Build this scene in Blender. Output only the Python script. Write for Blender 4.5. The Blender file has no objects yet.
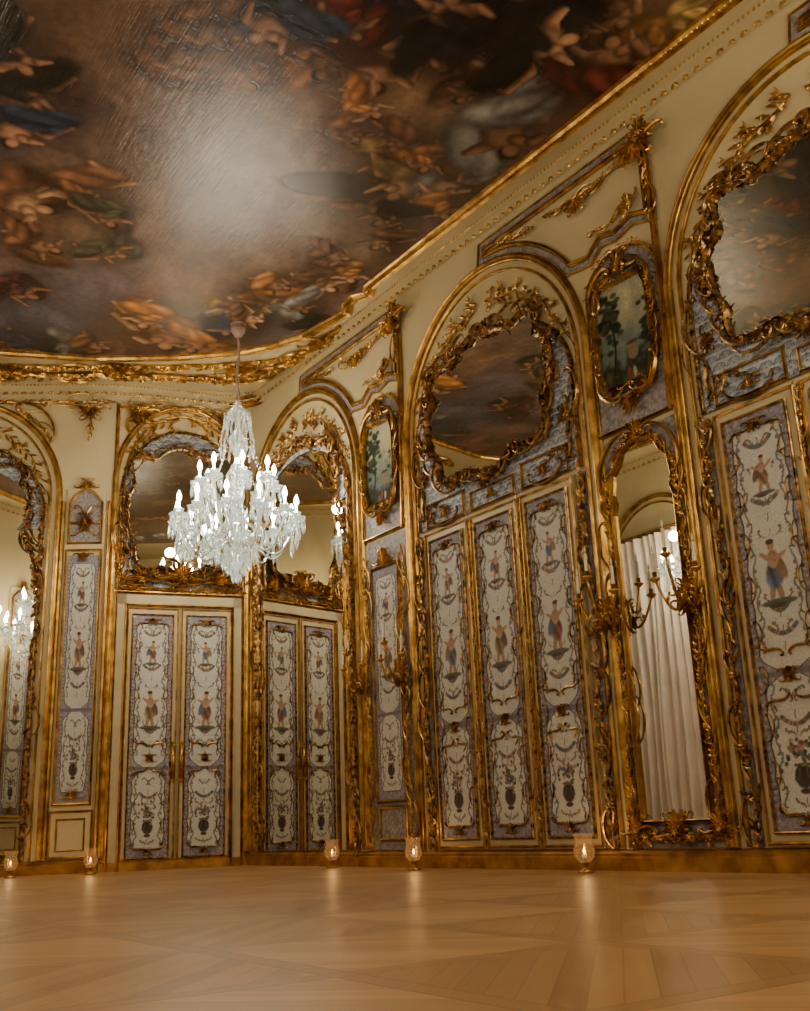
import bpy, math, random
import numpy as np
from mathutils import Vector, Matrix
pi=math.pi
H=0.40; ZC=6.45
# ---------------------------------------------------------------- camera
f=1060.0; t_=math.radians(16.8); c_,s_=math.cos(t_),math.sin(t_)
R=Vector((1,0,0));U=Vector((0,-s_,c_));F=Vector((0,c_,s_))
rr=0.04; kk=math.sqrt(1-rr*rr)
CX=kk*R-rr*U; CY=rr*R+kk*U
CM=Matrix((CX,CY,-F)).transposed().to_4x4(); CM.translation=(0,0,H)
cam=bpy.data.cameras.new("camera"); co=bpy.data.objects.new("camera",cam); co.matrix_world=CM
bpy.context.collection.objects.link(co); cam.sensor_width=36; cam.sensor_fit='HORIZONTAL'; cam.lens=f/810*36
bpy.context.scene.camera=co
# ---------------------------------------------------------------- wall frames
K=Vector((-2.17,14.2,0)); ZV=Vector((0,0,1))
W1=Vector((.569,-.822,0)).normalized(); W2=Vector((.929,.370,0)).normalized(); W2b=Vector((.996,.087,0)).normalized()
SEG=1.86; J=K-W2*SEG
def frame(o,x):
    y=ZV.cross(x); m=Matrix((x,y,ZV)).transposed().to_4x4(); m.translation=o; return m
M1=frame(K,W1); M2=frame(K,W2); M2b=frame(J,W2b)
NI=-ZV.cross(W1)           # inward normal of the right wall
WID=7.2; LEN=17.0
def room(u,q,z=0): return K+W1*u+NI*q+ZV*z
TL=(WID-(J-K).dot(NI))/(-W2b).dot(NI)
K2=J-W2b*TL
ML=frame(K2,-W1)
uL0=(K2-K).dot(W1)
# ---------------------------------------------------------------- colours / materials
def lin(r,g,b):
    o=[]
    for v in (r,g,b):
        v/=255.; o.append(v/12.92 if v<=.04045 else ((v+.055)/1.055)**2.4)
    return tuple(o)
def newmat(name):
    m=bpy.data.materials.new(name); m.use_nodes=True
    return m,m.node_tree,m.node_tree.nodes["Principled BSDF"]
def noise_mix(nt,bs,c1,c2,scale,detail=6,lo=.35,hi=.65,bump=0,bscale=None):
    tc=nt.nodes.new('ShaderNodeTexCoord'); n=nt.nodes.new('ShaderNodeTexNoise')
    n.inputs['Scale'].default_value=scale; n.inputs['Detail'].default_value=detail
    nt.links.new(tc.outputs['Object'],n.inputs['Vector'])
    r=nt.nodes.new('ShaderNodeValToRGB'); r.color_ramp.elements[0].position=lo; r.color_ramp.elements[1].position=hi
    r.color_ramp.elements[0].color=(*c1,1); r.color_ramp.elements[1].color=(*c2,1)
    nt.links.new(n.outputs['Fac'],r.inputs['Fac']); nt.links.new(r.outputs['Color'],bs.inputs['Base Color'])
    if bump:
        n2=nt.nodes.new('ShaderNodeTexNoise'); n2.inputs['Scale'].default_value=bscale or scale*3
        nt.links.new(tc.outputs['Object'],n2.inputs['Vector'])
        b=nt.nodes.new('ShaderNodeBump'); b.inputs['Strength'].default_value=bump; b.inputs['Distance'].default_value=.02
        nt.links.new(n2.outputs['Fac'],b.inputs['Height']); nt.links.new(b.outputs['Normal'],bs.inputs['Normal'])
def simple(name,c1,c2,scale=4,rough=.5,metal=0,bump=0,bscale=None,lo=.35,hi=.65):
    m,nt,bs=newmat(name); noise_mix(nt,bs,c1,c2,scale,bump=bump,bscale=bscale,lo=lo,hi=hi)
    bs.inputs['Roughness'].default_value=rough; bs.inputs['Metallic'].default_value=metal
    return m
gold=simple("gilding",lin(142,102,44),lin(212,168,88),8,.33,.9,.1,50)
goldd=simple("aged_gilding",lin(66,48,27),lin(196,152,88),18,.32,.87,.15,40,.34,.62)
cream=simple("cream_paint",lin(186,170,128),lin(197,182,140),1.5,.5,0,.03,60)
creamd=simple("cream_lacquer",lin(172,157,118),lin(187,171,132),2,.4,0,.03,60)
mauve=simple("mauve_damask",lin(100,94,98),lin(156,148,144),30,.55,0,.2,60)
skirt=simple("gilded_skirting",lin(132,90,38),lin(186,138,66),6,.4,.6,.1,20)
candle=simple("wax",lin(232,224,200),lin(240,232,212),5,.5)
curt=simple("curtain_silk",lin(226,216,206),lin(240,230,220),3,.7,0,.05,40)
cordm=simple("cord_sleeve",lin(140,118,104),lin(168,144,128),12,.6,0,.2,40)
mirror,nt,bs=newmat("mirror_glass"); noise_mix(nt,bs,lin(206,202,190),lin(222,218,206),1.2)
bs.inputs['Metallic'].default_value=1; bs.inputs['Roughness'].default_value=.012
def attrmat(name,rough,bump=0,spec=.5,bscale=30,streak=0):
    m,nt,bs=newmat(name); a=nt.nodes.new('ShaderNodeVertexColor'); a.layer_name="Col"
    tc=nt.nodes.new('ShaderNodeTexCoord'); n=nt.nodes.new('ShaderNodeTexNoise'); n.inputs['Scale'].default_value=bscale; n.inputs['Detail'].default_value=8
    nt.links.new(tc.outputs['Object'],n.inputs['Vector'])
    mr=nt.nodes.new('ShaderNodeMapRange'); mr.inputs[1].default_value=.3; mr.inputs[2].default_value=.7; mr.inputs[3].default_value=.8; mr.inputs[4].default_value=1.15
    nt.links.new(n.outputs['Fac'],mr.inputs[0])
    mx=nt.nodes.new('ShaderNodeVectorMath'); mx.operation='SCALE'
    nt.links.new(a.outputs['Color'],mx.inputs[0]); nt.links.new(mr.outputs[0],mx.inputs['Scale'])
    nt.links.new(mx.outputs[0],bs.inputs['Base Color'])
    bs.inputs['Roughness'].default_value=rough; bs.inputs['Specular IOR Level'].default_value=spec
    if bump:
        b=nt.nodes.new('ShaderNodeBump'); b.inputs['Strength'].default_value=bump; b.inputs['Distance'].default_value=.01
        nt.links.new(n.outputs['Fac'],b.inputs['Height']); last=b
        if streak:   # brushed varnish strokes in two directions
            for rot,sc in ((.5,(3,70,1)),(-.9,(50,4,1))):
                mp=nt.nodes.new('ShaderNodeMapping'); mp.inputs['Rotation'].default_value=(0,0,rot); mp.inputs['Scale'].default_value=sc
                nt.links.new(tc.outputs['Object'],mp.inputs['Vector']); n3=nt.nodes.new('ShaderNodeTexNoise'); n3.inputs['Scale'].default_value=1; n3.inputs['Detail'].default_value=3
                nt.links.new(mp.outputs[0],n3.inputs['Vector']); b2=nt.nodes.new('ShaderNodeBump'); b2.inputs['Strength'].default_value=streak; b2.inputs['Distance'].default_value=.004
                nt.links.new(n3.outputs['Fac'],b2.inputs['Height']); nt.links.new(last.outputs['Normal'],b2.inputs['Normal']); last=b2
        nt.links.new(last.outputs['Normal'],bs.inputs['Normal'])
    return m
painted=attrmat("painted_silk",.6,.1,.35)
fresco=attrmat("varnished_fresco",.23,.3,.5,12,.75)
canvasm=attrmat("oil_canvas",.85,.1,.2)
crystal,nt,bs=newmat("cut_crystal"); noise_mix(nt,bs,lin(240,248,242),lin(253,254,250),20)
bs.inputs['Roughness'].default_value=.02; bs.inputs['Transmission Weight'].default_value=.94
bs.inputs['Emission Color'].default_value=(*lin(232,244,228),1); bs.inputs['Emission Strength'].default_value=.13  # faint glow added to the crystal, standing in for bulb light in the facets
def emat(name,c,st):
    m,nt,bs=newmat(name); noise_mix(nt,bs,c,c,3); bs.inputs['Emission Color'].default_value=(*c,1); bs.inputs['Emission Strength'].default_value=st; return m
bulbm=emat("lit_bulb",lin(255,250,235),60)
flamem=emat("candle_flame",lin(255,180,80),20)
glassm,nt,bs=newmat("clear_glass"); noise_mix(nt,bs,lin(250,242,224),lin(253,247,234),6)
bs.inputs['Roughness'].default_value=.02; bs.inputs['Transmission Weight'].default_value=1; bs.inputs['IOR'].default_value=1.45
bs.inputs['Emission Color'].default_value=(*lin(255,180,100),1); bs.inputs['Emission Strength'].default_value=.045  # amber emission put into the bowl glass to imitate candlelight
night,nt,bs=newmat("night_pane"); noise_mix(nt,bs,lin(14,16,24),lin(24,28,40),2); bs.inputs['Roughness'].default_value=.05
def parquet():
    m,nt,bs=newmat("oak_parquet"); L=nt.links
    def mt(op,a,b=None,c=None):
        n=nt.nodes.new('ShaderNodeMath'); n.operation=op
        for i,v in enumerate((a,b,c)):
            if v is None: continue
            if isinstance(v,(int,float)): n.inputs[i].default_value=v
            else: L.new(v,n.inputs[i])
        return n.outputs[0]
    tc=nt.nodes.new('ShaderNodeTexCoord'); mp=nt.nodes.new('ShaderNodeMapping'); mp.inputs['Rotation'].default_value=(0,0,-math.radians(34.7))
    mp.inputs['Location'].default_value=(.37,.21,0)
    L.new(tc.outputs['Object'],mp.inputs['Vector']); sp=nt.nodes.new('ShaderNodeSeparateXYZ'); L.new(mp.outputs[0],sp.inputs[0])
    x,y=sp.outputs[0],sp.outputs[1]; T=1.0
    cx=mt('FLOOR',mt('DIVIDE',x,T)); cy=mt('FLOOR',mt('DIVIDE',y,T))
    ck=mt('FLOORED_MODULO',mt('ADD',cx,cy),2.0)
    d1=mt('MULTIPLY',mt('ADD',x,y),.7071); d2=mt('MULTIPLY',mt('SUBTRACT',x,y),.7071)
    p=mt('ADD',mt('MULTIPLY',d1,ck),mt('MULTIPLY',d2,mt('SUBTRACT',1.0,ck)))
    q=mt('ADD',mt('MULTIPLY',d2,ck),mt('MULTIPLY',d1,mt('SUBTRACT',1.0,ck)))
    PW=.085
    pid=mt('FLOOR',mt('DIVIDE',p,PW)); fr=mt('FRACT',mt('DIVIDE',p,PW))
    cb=nt.nodes.new('ShaderNodeCombineXYZ'); L.new(pid,cb.inputs[0]); L.new(mt('ADD',cx,mt('MULTIPLY',cy,17.3)),cb.inputs[1]); L.new(ck,cb.inputs[2])
    wn=nt.nodes.new('ShaderNodeTexWhiteNoise'); L.new(cb.outputs[0],wn.inputs['Vector'])
    cg=nt.nodes.new('ShaderNodeCombineXYZ'); L.new(mt('MULTIPLY',p,40.),cg.inputs[0]); L.new(mt('MULTIPLY',q,2.),cg.inputs[1]); L.new(pid,cg.inputs[2])
    gn=nt.nodes.new('ShaderNodeTexNoise'); gn.inputs['Scale'].default_value=1; gn.inputs['Detail'].default_value=4; L.new(cg.outputs[0],gn.inputs['Vector'])
    fx=mt('FRACT',mt('DIVIDE',x,T)); fy=mt('FRACT',mt('DIVIDE',y,T))
    bd=mt('MAXIMUM',mt('LESS_THAN',fx,.09),mt('LESS_THAN',fy,.09))
    v=mt('ADD',mt('MULTIPLY',mt('ADD',mt('MULTIPLY',mt('ADD',mt('MULTIPLY',wn.outputs['Value'],.6),mt('MULTIPLY',ck,.35)),mt('SUBTRACT',1.0,bd)),mt('MULTIPLY',bd,.2)),.65),mt('MULTIPLY',gn.outputs['Fac'],.35))
    r=nt.nodes.new('ShaderNodeValToRGB'); r.color_ramp.elements[0].color=(*lin(144,106,62),1); r.color_ramp.elements[1].color=(*lin(200,157,102),1)
    r.color_ramp.elements[0].position=.05; r.color_ramp.elements[1].position=.9; L.new(v,r.inputs['Fac'])
    lines=mt('MULTIPLY',mt('LESS_THAN',fr,.06),mt('SUBTRACT',1.0,bd))
    e1=mt('MAXIMUM',mt('LESS_THAN',fx,.008),mt('LESS_THAN',fy,.008))
    e2=mt('MAXIMUM',mt('LESS_THAN',mt('ABSOLUTE',mt('SUBTRACT',fx,.09)),.004),mt('LESS_THAN',mt('ABSOLUTE',mt('SUBTRACT',fy,.09)),.004))
    g=mt('MAXIMUM',mt('MULTIPLY',lines,.7),mt('MAXIMUM',e1,e2))
    mx=nt.nodes.new('ShaderNodeMix'); mx.data_type='RGBA'; L.new(mt('MULTIPLY',g,.5),mx.inputs['Factor']); L.new(r.outputs[0],mx.inputs['A']); mx.inputs['B'].default_value=(*lin(80,52,28),1)
    L.new(mx.outputs['Result'],bs.inputs['Base Color'])
    rn=nt.nodes.new('ShaderNodeTexNoise'); rn.inputs['Scale'].default_value=1.3; L.new(tc.outputs['Object'],rn.inputs['Vector'])
    L.new(mt('ADD',.24,mt('MULTIPLY',rn.outputs['Fac'],.2)),bs.inputs['Roughness'])
    return m
floorm=parquet()
# ---------------------------------------------------------------- mesh builder
class MB:
    def __init__(s): s.v=[];s.f=[];s.m=[]
    def add(s,vs,fs,mi=0):
        b=len(s.v); s.v+=vs; s.f+=[tuple(i+b for i in q) for q in fs]; s.m+=[mi]*len(fs)
def mesh_of(name,mb,mats,smooth=True):
    me=bpy.data.meshes.new(name); me.from_pydata([tuple(v) for v in mb.v],[],mb.f)
    for m in mats: me.materials.append(m)
    me.polygons.foreach_set('material_index',mb.m)
    me.polygons.foreach_set('use_smooth',[smooth]*len(mb.f)); me.update(); return me
def link(name,data,M=None,parent=None,**kw):
    ob=bpy.data.objects.new(name,data); bpy.context.collection.objects.link(ob)
    if parent is not None: ob.parent=parent
    if M is not None: ob.matrix_local=M
    for k,v in kw.items(): ob[k]=v
    return ob
def thing(name,label,cat,M,group=None):
    e=link(name,None,M); e.empty_display_size=.1; e["label"]=label; e["category"]=cat
    if group: e["group"]=group
    return e
def TR(x,y,z): return Matrix.Translation((x,y,z))
def box(mb,x0,x1,y0,y1,z0,z1,mi=0):
    v=[(x,y,z) for x in (x0,x1) for y in (y0,y1) for z in (z0,z1)]
    mb.add(v,[(0,1,3,2),(4,6,7,5),(0,4,5,1),(2,3,7,6),(0,2,6,4),(1,5,7,3)],mi)
def tube(mb,pts,rad,n=6,ysc=1.,ref=(0,1,0),mi=0):
    ref=Vector(ref); P=[Vector(p) for p in pts]; vs=[];fs=[]; N=len(P)
    for i,p in enumerate(P):
        T=(P[min(i+1,N-1)]-P[max(i-1,0)]); s=T.cross(ref)
        if s.length<1e-7: s=Vector((1,0,0))
        s.normalize(); w=s.cross(T).normalized() if T.length>1e-7 else ref
        r=rad(i/(N-1)) if callable(rad) else rad
        for k in range(n):
            a=2*pi*k/n; vs.append(tuple(p+s*(math.cos(a)*r)+w*(math.sin(a)*r*ysc)))
    for i in range(N-1):
        for k in range(n):
            fs.append((i*n+k,i*n+(k+1)%n,(i+1)*n+(k+1)%n,(i+1)*n+k))
    fs.append(tuple(range(n-1,-1,-1))); fs.append(tuple(range((N-1)*n,N*n)))
    mb.add(vs,fs,mi)
def lathe(mb,prof,n=16,cx=0,cy=0,cz=0,mi=0,amp=0):
    vs=[];fs=[]
    for r,z in prof:
        for k in range(n):
            a=2*pi*k/n; q=r*(1+(amp if k%2 else 0)); vs.append((cx+q*math.cos(a),cy+q*math.sin(a),cz+z))
    for i in range(len(prof)-1):
        for k in range(n): fs.append((i*n+k,i*n+(k+1)%n,(i+1)*n+(k+1)%n,(i+1)*n+k))
    mb.add(vs,fs,mi)
def ball(mb,x,y,z,r,mi=0,sz=1.):
    lathe(mb,[(r*math.cos(a),r*sz*math.sin(a)) for a in [-pi/2+1e-3,-pi/4,0,pi/4,pi/2-1e-3]],6,x,y,z,mi)
def leaf(mb,x,z,L,ang,w=None,y=-.02,rise=.3,mi=0,curl=0):
    w=w or L*.45; vs=[];fs=[]; px,pz=x,z; a=ang; lt=0
    for t,ww in ((0,.3),(.2,.85),(.38,.6),(.55,1.),(.75,.55),(1,.06)):
        px+=math.cos(a)*L*(t-lt); pz+=math.sin(a)*L*(t-lt); a+=curl*(t-lt); lt=t
        h=L*rise*(math.sin(pi*t*.75)*.6+t*.35); s=(-math.sin(a),math.cos(a))
        for k in (-1,0,1):
            vs.append((px+s[0]*k*ww*w/2, y-(h if k==0 else h*.3), pz+s[1]*k*ww*w/2))
    for i in range(5):
        for k in (0,1): q=i*3+k; fs.append((q,q+1,q+4,q+3))
    mb.add(vs,fs,mi)
def unit_scroll(kind,N=28):
    pts=[];x=z=0;th=0
    for i in range(N):
        s=-1+2*i/(N-1); k=1.1+24*abs(s)**6
        if kind=='S' and s<0: k=-k
        th+=k*2/(N-1); x+=math.cos(th)*2/(N-1); z+=math.sin(th)*2/(N-1); pts.append((x,z))
    a=complex(*pts[2]); b=complex(*pts[-3]); return [(complex(*p)-a)/(b-a) for p in pts]
US={'C':unit_scroll('C'),'S':unit_scroll('S')}
def scroll_pts(p0,p1,kind='C',flip=False):
    a=complex(*p0); b=complex(*p1); o=[]
    for w in US[kind]:
        if flip: w=w.conjugate()
        q=a+w*(b-a); o.append((q.real,q.imag))
    return o
def scr(mb,p0,p1,kind='C',flip=False,th=None,y=-.035,mi=0):
    L=math.hypot(p1[0]-p0[0],p1[1]-p0[1]); th=(th or L*.05)*.85
    pts=scroll_pts(p0,p1,kind,flip)
    tube(mb,[(q[0],y,q[1]) for q in pts],lambda t:th*(.4+.8*math.sin(pi*t)),5,1.5,mi=mi)
    for q in (pts[1],pts[-2]): ball(mb,q[0],y-th*.4,q[1],th*1.1,mi)
def flower(mb,x,z,r,y=-.03,mi=0):
    for k in range(5): leaf(mb,x,z,r,2*pi*k/5+.3,r*.7,y,.35,mi)
    ball(mb,x,y-r*.25,z,r*.28,mi)
def resample(path,step,closed=False):
    P=list(path)+([path[0]] if closed else []); out=[];acc=0;nxt=0
    for a,b in zip(P[:-1],P[1:]):
        L=math.hypot(b[0]-a[0],b[1]-a[1])
        if L<1e-9: continue
        while nxt<=acc+L:
            t=(nxt-acc)/L; out.append((a[0]+(b[0]-a[0])*t,a[1]+(b[1]-a[1])*t,math.atan2(b[1]-a[1],b[0]-a[0]))); nxt+=step
        acc+=L
    return out
def garland(mb,path,w,seed=0,step=None,closed=False,y=-.03,mi=0,scrolls=True,dens=1.,stem=.07):
    rnd=random.Random(seed); step=(step or w*.55)*.44; S=resample(path,step,closed)
    if stem and len(S)>2: tube(mb,[(p[0]+math.sin(i*.9)*w*.1*-math.sin(p[2]),y,p[1]+math.sin(i*.9)*w*.1*math.cos(p[2])) for i,p in enumerate(S)],w*stem,5,1.2,mi=mi)
    for i,(x,z,a) in enumerate(S):
        sd=1 if i%2 else -1; jx=rnd.uniform(-.12,.12)*w; jz=rnd.uniform(-.12,.12)*w
        if rnd.random()<dens: leaf(mb,x+jx,z+jz,w*rnd.uniform(.4,.8),a+sd*rnd.uniform(.4,1.1),w*.24,y,.36,mi,-sd*rnd.uniform(.3,1.8))
        if rnd.random()<.7*dens: leaf(mb,x-jx,z-jz,w*rnd.uniform(.3,.55),a-sd*rnd.uniform(.6,1.5),w*.19,y-.01,.4,mi,sd*1.2)
        if i%9==3: flower(mb,x+jx,z,w*.26,y-w*.12,mi)
        if scrolls and i%6==0 and i+7<len(S):
            n=rnd.choice((5,6,7,8)); b=S[min(len(S)-1,i+n)]; o=w*rnd.uniform(-.15,.2)*sd; nx,nz=-math.sin(a)*o,math.cos(a)*o
            scr(mb,(x+nx,z+nz),(b[0]-nx,b[1]-nz),'C' if rnd.random()<.5 else 'S',rnd.random()<.5,w*.075,y-w*.1,mi)
def crest(mb,x,z,s,ang=pi/2,y=-.04,mi=0):
    for k in range(-5,6): leaf(mb,x,z,s*(.9-.05*abs(k)),ang+k*.26,s*.15,y,.36,mi,k*.25)
    c,d=math.cos(ang),math.sin(ang)
    for sd in (-1,1):
        px,pz=-d*sd,c*sd
        scr(mb,(x+px*s*.15-c*s*.1,z+pz*s*.15-d*s*.1),(x+px*s*1.1+c*s*.15,z+pz*s*1.1+d*s*.15),'S' ,sd>0,s*.06,y-s*.08,mi)
        scr(mb,(x+px*s*.1+c*s*.3,z+pz*s*.1+d*s*.3),(x+px*s*.6+c*s*.7,z+pz*s*.6+d*s*.7),'C' ,sd<0,s*.05,y-s*.1,mi)
        leaf(mb,x+px*s*.3,z+pz*s*.3,s*.6,ang-sd*2.0,s*.15,y,.4,mi,sd); leaf(mb,x+px*s*.7,z+pz*s*.7,s*.5,ang-sd*1.2,s*.12,y,.4,mi,sd*1.5)
    flower(mb,x,z,s*.22,y-s*.15,mi)
def mould(mb,path,prof,closed=False,mi=0):
    P=[Vector(p) for p in path]; N=len(P); vs=[];fs=[]; m=len(prof)
    for i,p in enumerate(P):
        if closed: a,b=P[i-1],P[(i+1)%N]
        else: a,b=P[max(i-1,0)],P[min(i+1,N-1)]
        d1=(p-a); d2=(b-p)
        if d1.length<1e-9: d1=d2
        if d2.length<1e-9: d2=d1
        d1=d1.normalized(); d2=d2.normalized(); n1=Vector((-d1.y,d1.x)); n2=Vector((-d2.y,d2.x)); n=(n1+n2)
        n=n.normalized() if n.length>1e-6 else n1; k=1/max(.4,n.dot(n1))
        for o,d in prof: vs.append((p.x+n.x*o*k,-d,p.y+n.y*o*k))
    for i in range(N if closed else N-1):
        j=(i+1)%N
        for k in range(m-1): fs.append((i*m+k,i*m+k+1,j*m+k+1,j*m+k))
    mb.add(vs,fs,mi)
def prof(w,d): return [(-w/2,.004),(-w/2,d*.5),(-w*.3,d*.8),(-w*.15,d*.4),(0,d),(w*.2,d*.95),(w*.3,d*.4),(w/2,d*.4),(w/2,.004)]
def rect(x0,x1,z0,z1): return [(x0,z0),(x1,z0),(x1,z1),(x0,z1)]
def arc(cx,cz,rx,rz,a0,a1,n=28): return [(cx+rx*math.cos(a0+(a1-a0)*i/n),cz+rz*math.sin(a0+(a1-a0)*i/n)) for i in range(n+1)]
def arch(cx,hw,z0,zs,rz,n=32): return [(cx-hw,z0)]+arc(cx,zs,hw,rz,pi,0,n)+[(cx+hw,z0)]
CART=[(0,1.0),(14,1.02),(26,.93),(34,1.0),(46,1.08),(58,1.03),(66,.94),(76,.97),(90,1.04),(104,.97),(114,.93),(124,1.02),(138,1.08),(150,.98),(158,.93),(172,1.02),(186,1.0),(200,.95),(210,1.0),(222,1.04),(236,.98),(246,.88),(256,.90),(270,.98),(284,.90),(294,.88),(304,.98),(318,1.05),(332,1.0),(342,.93),(352,.99),(360,1.0)]
def wavy(cx,cz,hw,hh,n=120,seed=0):
    """scalloped shield-like cartouche"""
    r=random.Random(seed); sh=r.uniform(-5,5); am=r.uniform(1.2,1.6); o=[]
    A0=[c[0] for c in CART]; K0=[1+(c[1]-1)*am for c in CART]
    for i in range(n):
        a=360*i/n; k=float(np.interp((a+sh)%360,A0,K0)); t=math.radians(a); e=.72; ca,sa=math.cos(t),math.sin(t)
        o.append((cx+hw*k*math.copysign(abs(ca)**e,ca)*(1+.06*sa),cz+hh*k*math.copysign(abs(sa)**e,sa)))
    return [((o[i-1][0]+2*o[i][0]+o[(i+1)%n][0])/4,(o[i-1][1]+2*o[i][1]+o[(i+1)%n][1])/4) for i in range(n)]
def rocaille(m,wv,w,seed,y=-.07,closed=True,shells=6,rise=.34):
    """dense scalloped rococo frame running counter-clockwise around wv"""
    rn=random.Random(seed)
    mould(m,wv,[(-w*.26,.01),(-w*.3,.05),(-w*.16,.09),(-w*.04,.05),(w*.05,.10),(w*.16,.07),(w*.22,.04),(w*.22,.01)],closed)
    S=resample(wv,w*.28,closed); N=len(S)
    for i,(x,z,a) in enumerate(S):
        o=a-pi/2; k=.5+.8*abs(math.sin(i*.33+seed))*abs(math.cos(i*.11))
        leaf(m,x+math.cos(o)*w*.1,z+math.sin(o)*w*.1,w*k*rn.uniform(.8,1.2),o+rn.uniform(-.3,.3),w*.27,y+.03,rise,0,rn.uniform(-.9,.9))
        if i%4==0: leaf(m,x-math.cos(o)*w*.1,z-math.sin(o)*w*.1,w*rn.uniform(.3,.55),o+pi+rn.uniform(-.6,.6),w*.22,y,rise,0,rn.uniform(-1,1))
        if i%3==1: leaf(m,x,z,w*rn.uniform(.8,1.2),a+rn.choice((0,pi))+rn.uniform(-.4,.4),w*.24,y-.02,.3,0,rn.uniform(-1.2,1.2))
    i=0
    while i<N-3:
        n=rn.randint(6,13); b=S[(i+n)%N] if closed else S[min(N-1,i+n)]; a=S[i]; off=w*rn.uniform(.15,.9); q=w*rn.uniform(-.2,.6)
        p0=(a[0]+math.cos(a[2]-pi/2)*off,a[1]+math.sin(a[2]-pi/2)*off); p1=(b[0]+math.cos(b[2]-pi/2)*q,b[1]+math.sin(b[2]-pi/2)*q)
        scr(m,p0,p1,rn.choice('CCCS'),rn.random()<.1,w*.16,y-.03); i+=n-3
    for k in range(shells):
        x,z,a=S[int(N*(k+rn.uniform(.1,.6))/shells)%N]; crest(m,x,z,w*rn.uniform(1.2,1.9),a-pi/2+rn.uniform(-.4,.4),y-.02)
def fill(mb,path,y,mi=0):
    b=[(p[0],y,p[1]) for p in path]; cx=sum(p[0] for p in path)/len(path); cz=sum(p[1] for p in path)/len(path)
    n=len(b); b.append((cx,y,cz)); mb.add(b,[(i,(i+1)%n,n) for i in range(n)],mi)
# ---------------------------------------------------------------- colour-attribute painter
def fnoise(h,w,cells,seed,octs=4):
    rs=np.random.RandomState(seed); out=np.zeros((h,w)); amp=1;tot=0
    for o in range(octs):
        cy=int(cells*(2**o)*max(1,h/w if h>w else 1))+2; cxx=int(cells*(2**o)*max(1,w/h if w>h else 1))+2
        g=rs.rand(cy+1,cxx+1); yy=np.linspace(0,cy-1e-3,h); xx=np.linspace(0,cxx-1e-3,w)
        y0=yy.astype(int); x0=xx.astype(int); fy=(yy-y0)[:,None]; fx=(xx-x0)[None,:]; fy=fy*fy*(3-2*fy); fx=fx*fx*(3-2*fx)
        a=g[np.ix_(y0,x0)];b=g[np.ix_(y0,x0+1)];c=g[np.ix_(y0+1,x0)];d=g[np.ix_(y0+1,x0+1)]
        out+=amp*((a*(1-fx)+b*fx)*(1-fy)+(c*(1-fx)+d*fx)*fy); tot+=amp; amp*=.55
    return out/tot
class Cv:
    def __init__(s,w,h,nx,x0=0,y0=0):
        s.w,s.h,s.nx=w,h,nx; s.sc=(nx-1)/w; s.ny=int(round(h*s.sc))+1; s.x0,s.y0=x0,y0
        s.a=np.zeros((s.ny,s.nx,3))
    def disc(s,x,y,rx,ry,col,rot=0,soft=.25,al=1.,shade=0,stripes=0):
        px=(x-s.x0)*s.sc; py=(y-s.y0)*s.sc; R=max(rx,ry)*s.sc*1.3+1
        i0,i1=max(0,int(py-R)),min(s.ny,int(py+R)+2); j0,j1=max(0,int(px-R)),min(s.nx,int(px+R)+2)
        if i0>=i1 or j0>=j1: return
        Y,X=np.mgrid[i0:i1,j0:j1]; X=X-px; Y=Y-py; c,q=math.cos(rot),math.sin(rot)
        a=(X*c+Y*q)/(rx*s.sc); b=(-X*q+Y*c)/(ry*s.sc); r=np.sqrt(a*a+b*b)
        m=np.clip((1-r)/soft+.5,0,1)*al
        cc=np.array(col)[None,None,:]*np.ones(m.shape+(1,))
        if shade: cc=cc*(1+shade*(-b-.2*a))[...,None].clip(.15,2.5)
        if stripes: cc=cc*(1+.4*np.sin(a*stripes+b*3))[...,None]
        s.a[i0:i1,j0:j1]=s.a[i0:i1,j0:j1]*(1-m[...,None])+cc*m[...,None]
    def stroke(s,pts,r,col,al=1.):
        for p in pts: s.disc(p[0],p[1],r,r,col,0,.6,al)
    def sym(s,pts,r,col,al=1.):
        s.stroke(pts,r,col,al); s.stroke([(s.w-p[0],p[1]) for p in pts],r,col,al)
    def mesh(s,name,mat,plane='XZ',mask=None,dims=None,flip=False):
        W,Hh=dims or (s.w,s.h)
        xs=np.linspace(0,W,s.nx)+(s.x0 if not dims else 0); ys=np.linspace(0,Hh,s.ny)+(s.y0 if not dims else 0)
        X,Y=np.meshgrid(xs,ys); Z=np.zeros_like(X)
        v=np.stack((X,Z,Y) if plane=='XZ' else (X,Y,Z),-1).reshape(-1,3)
        idx=np.arange(s.ny*s.nx).reshape(s.ny,s.nx)
        q=np.stack((idx[:-1,:-1],idx[:-1,1:],idx[1:,1:],idx[1:,:-1]),-1).reshape(-1,4)
        if flip: q=q[:,::-1]
        col=np.concatenate((s.a.reshape(-1,3),np.ones((s.ny*s.nx,1))),1)
        if mask is not None:
            mk=mask(X,Y); keep=(mk[:-1,:-1]&mk[1:,1:]).reshape(-1); q=q[keep]
            used=np.zeros(len(v),bool); used[q.reshape(-1)]=True; rem=np.cumsum(used)-1; v=v[used]; col=col[used]; q=rem[q]
        me=bpy.data.meshes.new(name); me.from_pydata(v.tolist(),[],q.tolist())
        at=me.color_attributes.new("Col",'FLOAT_COLOR','POINT'); at.data.foreach_set('color',np.clip(col,0,1).astype(np.float32).reshape(-1))
        me.materials.append(mat); me.update(); return me
PR=5.5
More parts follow.
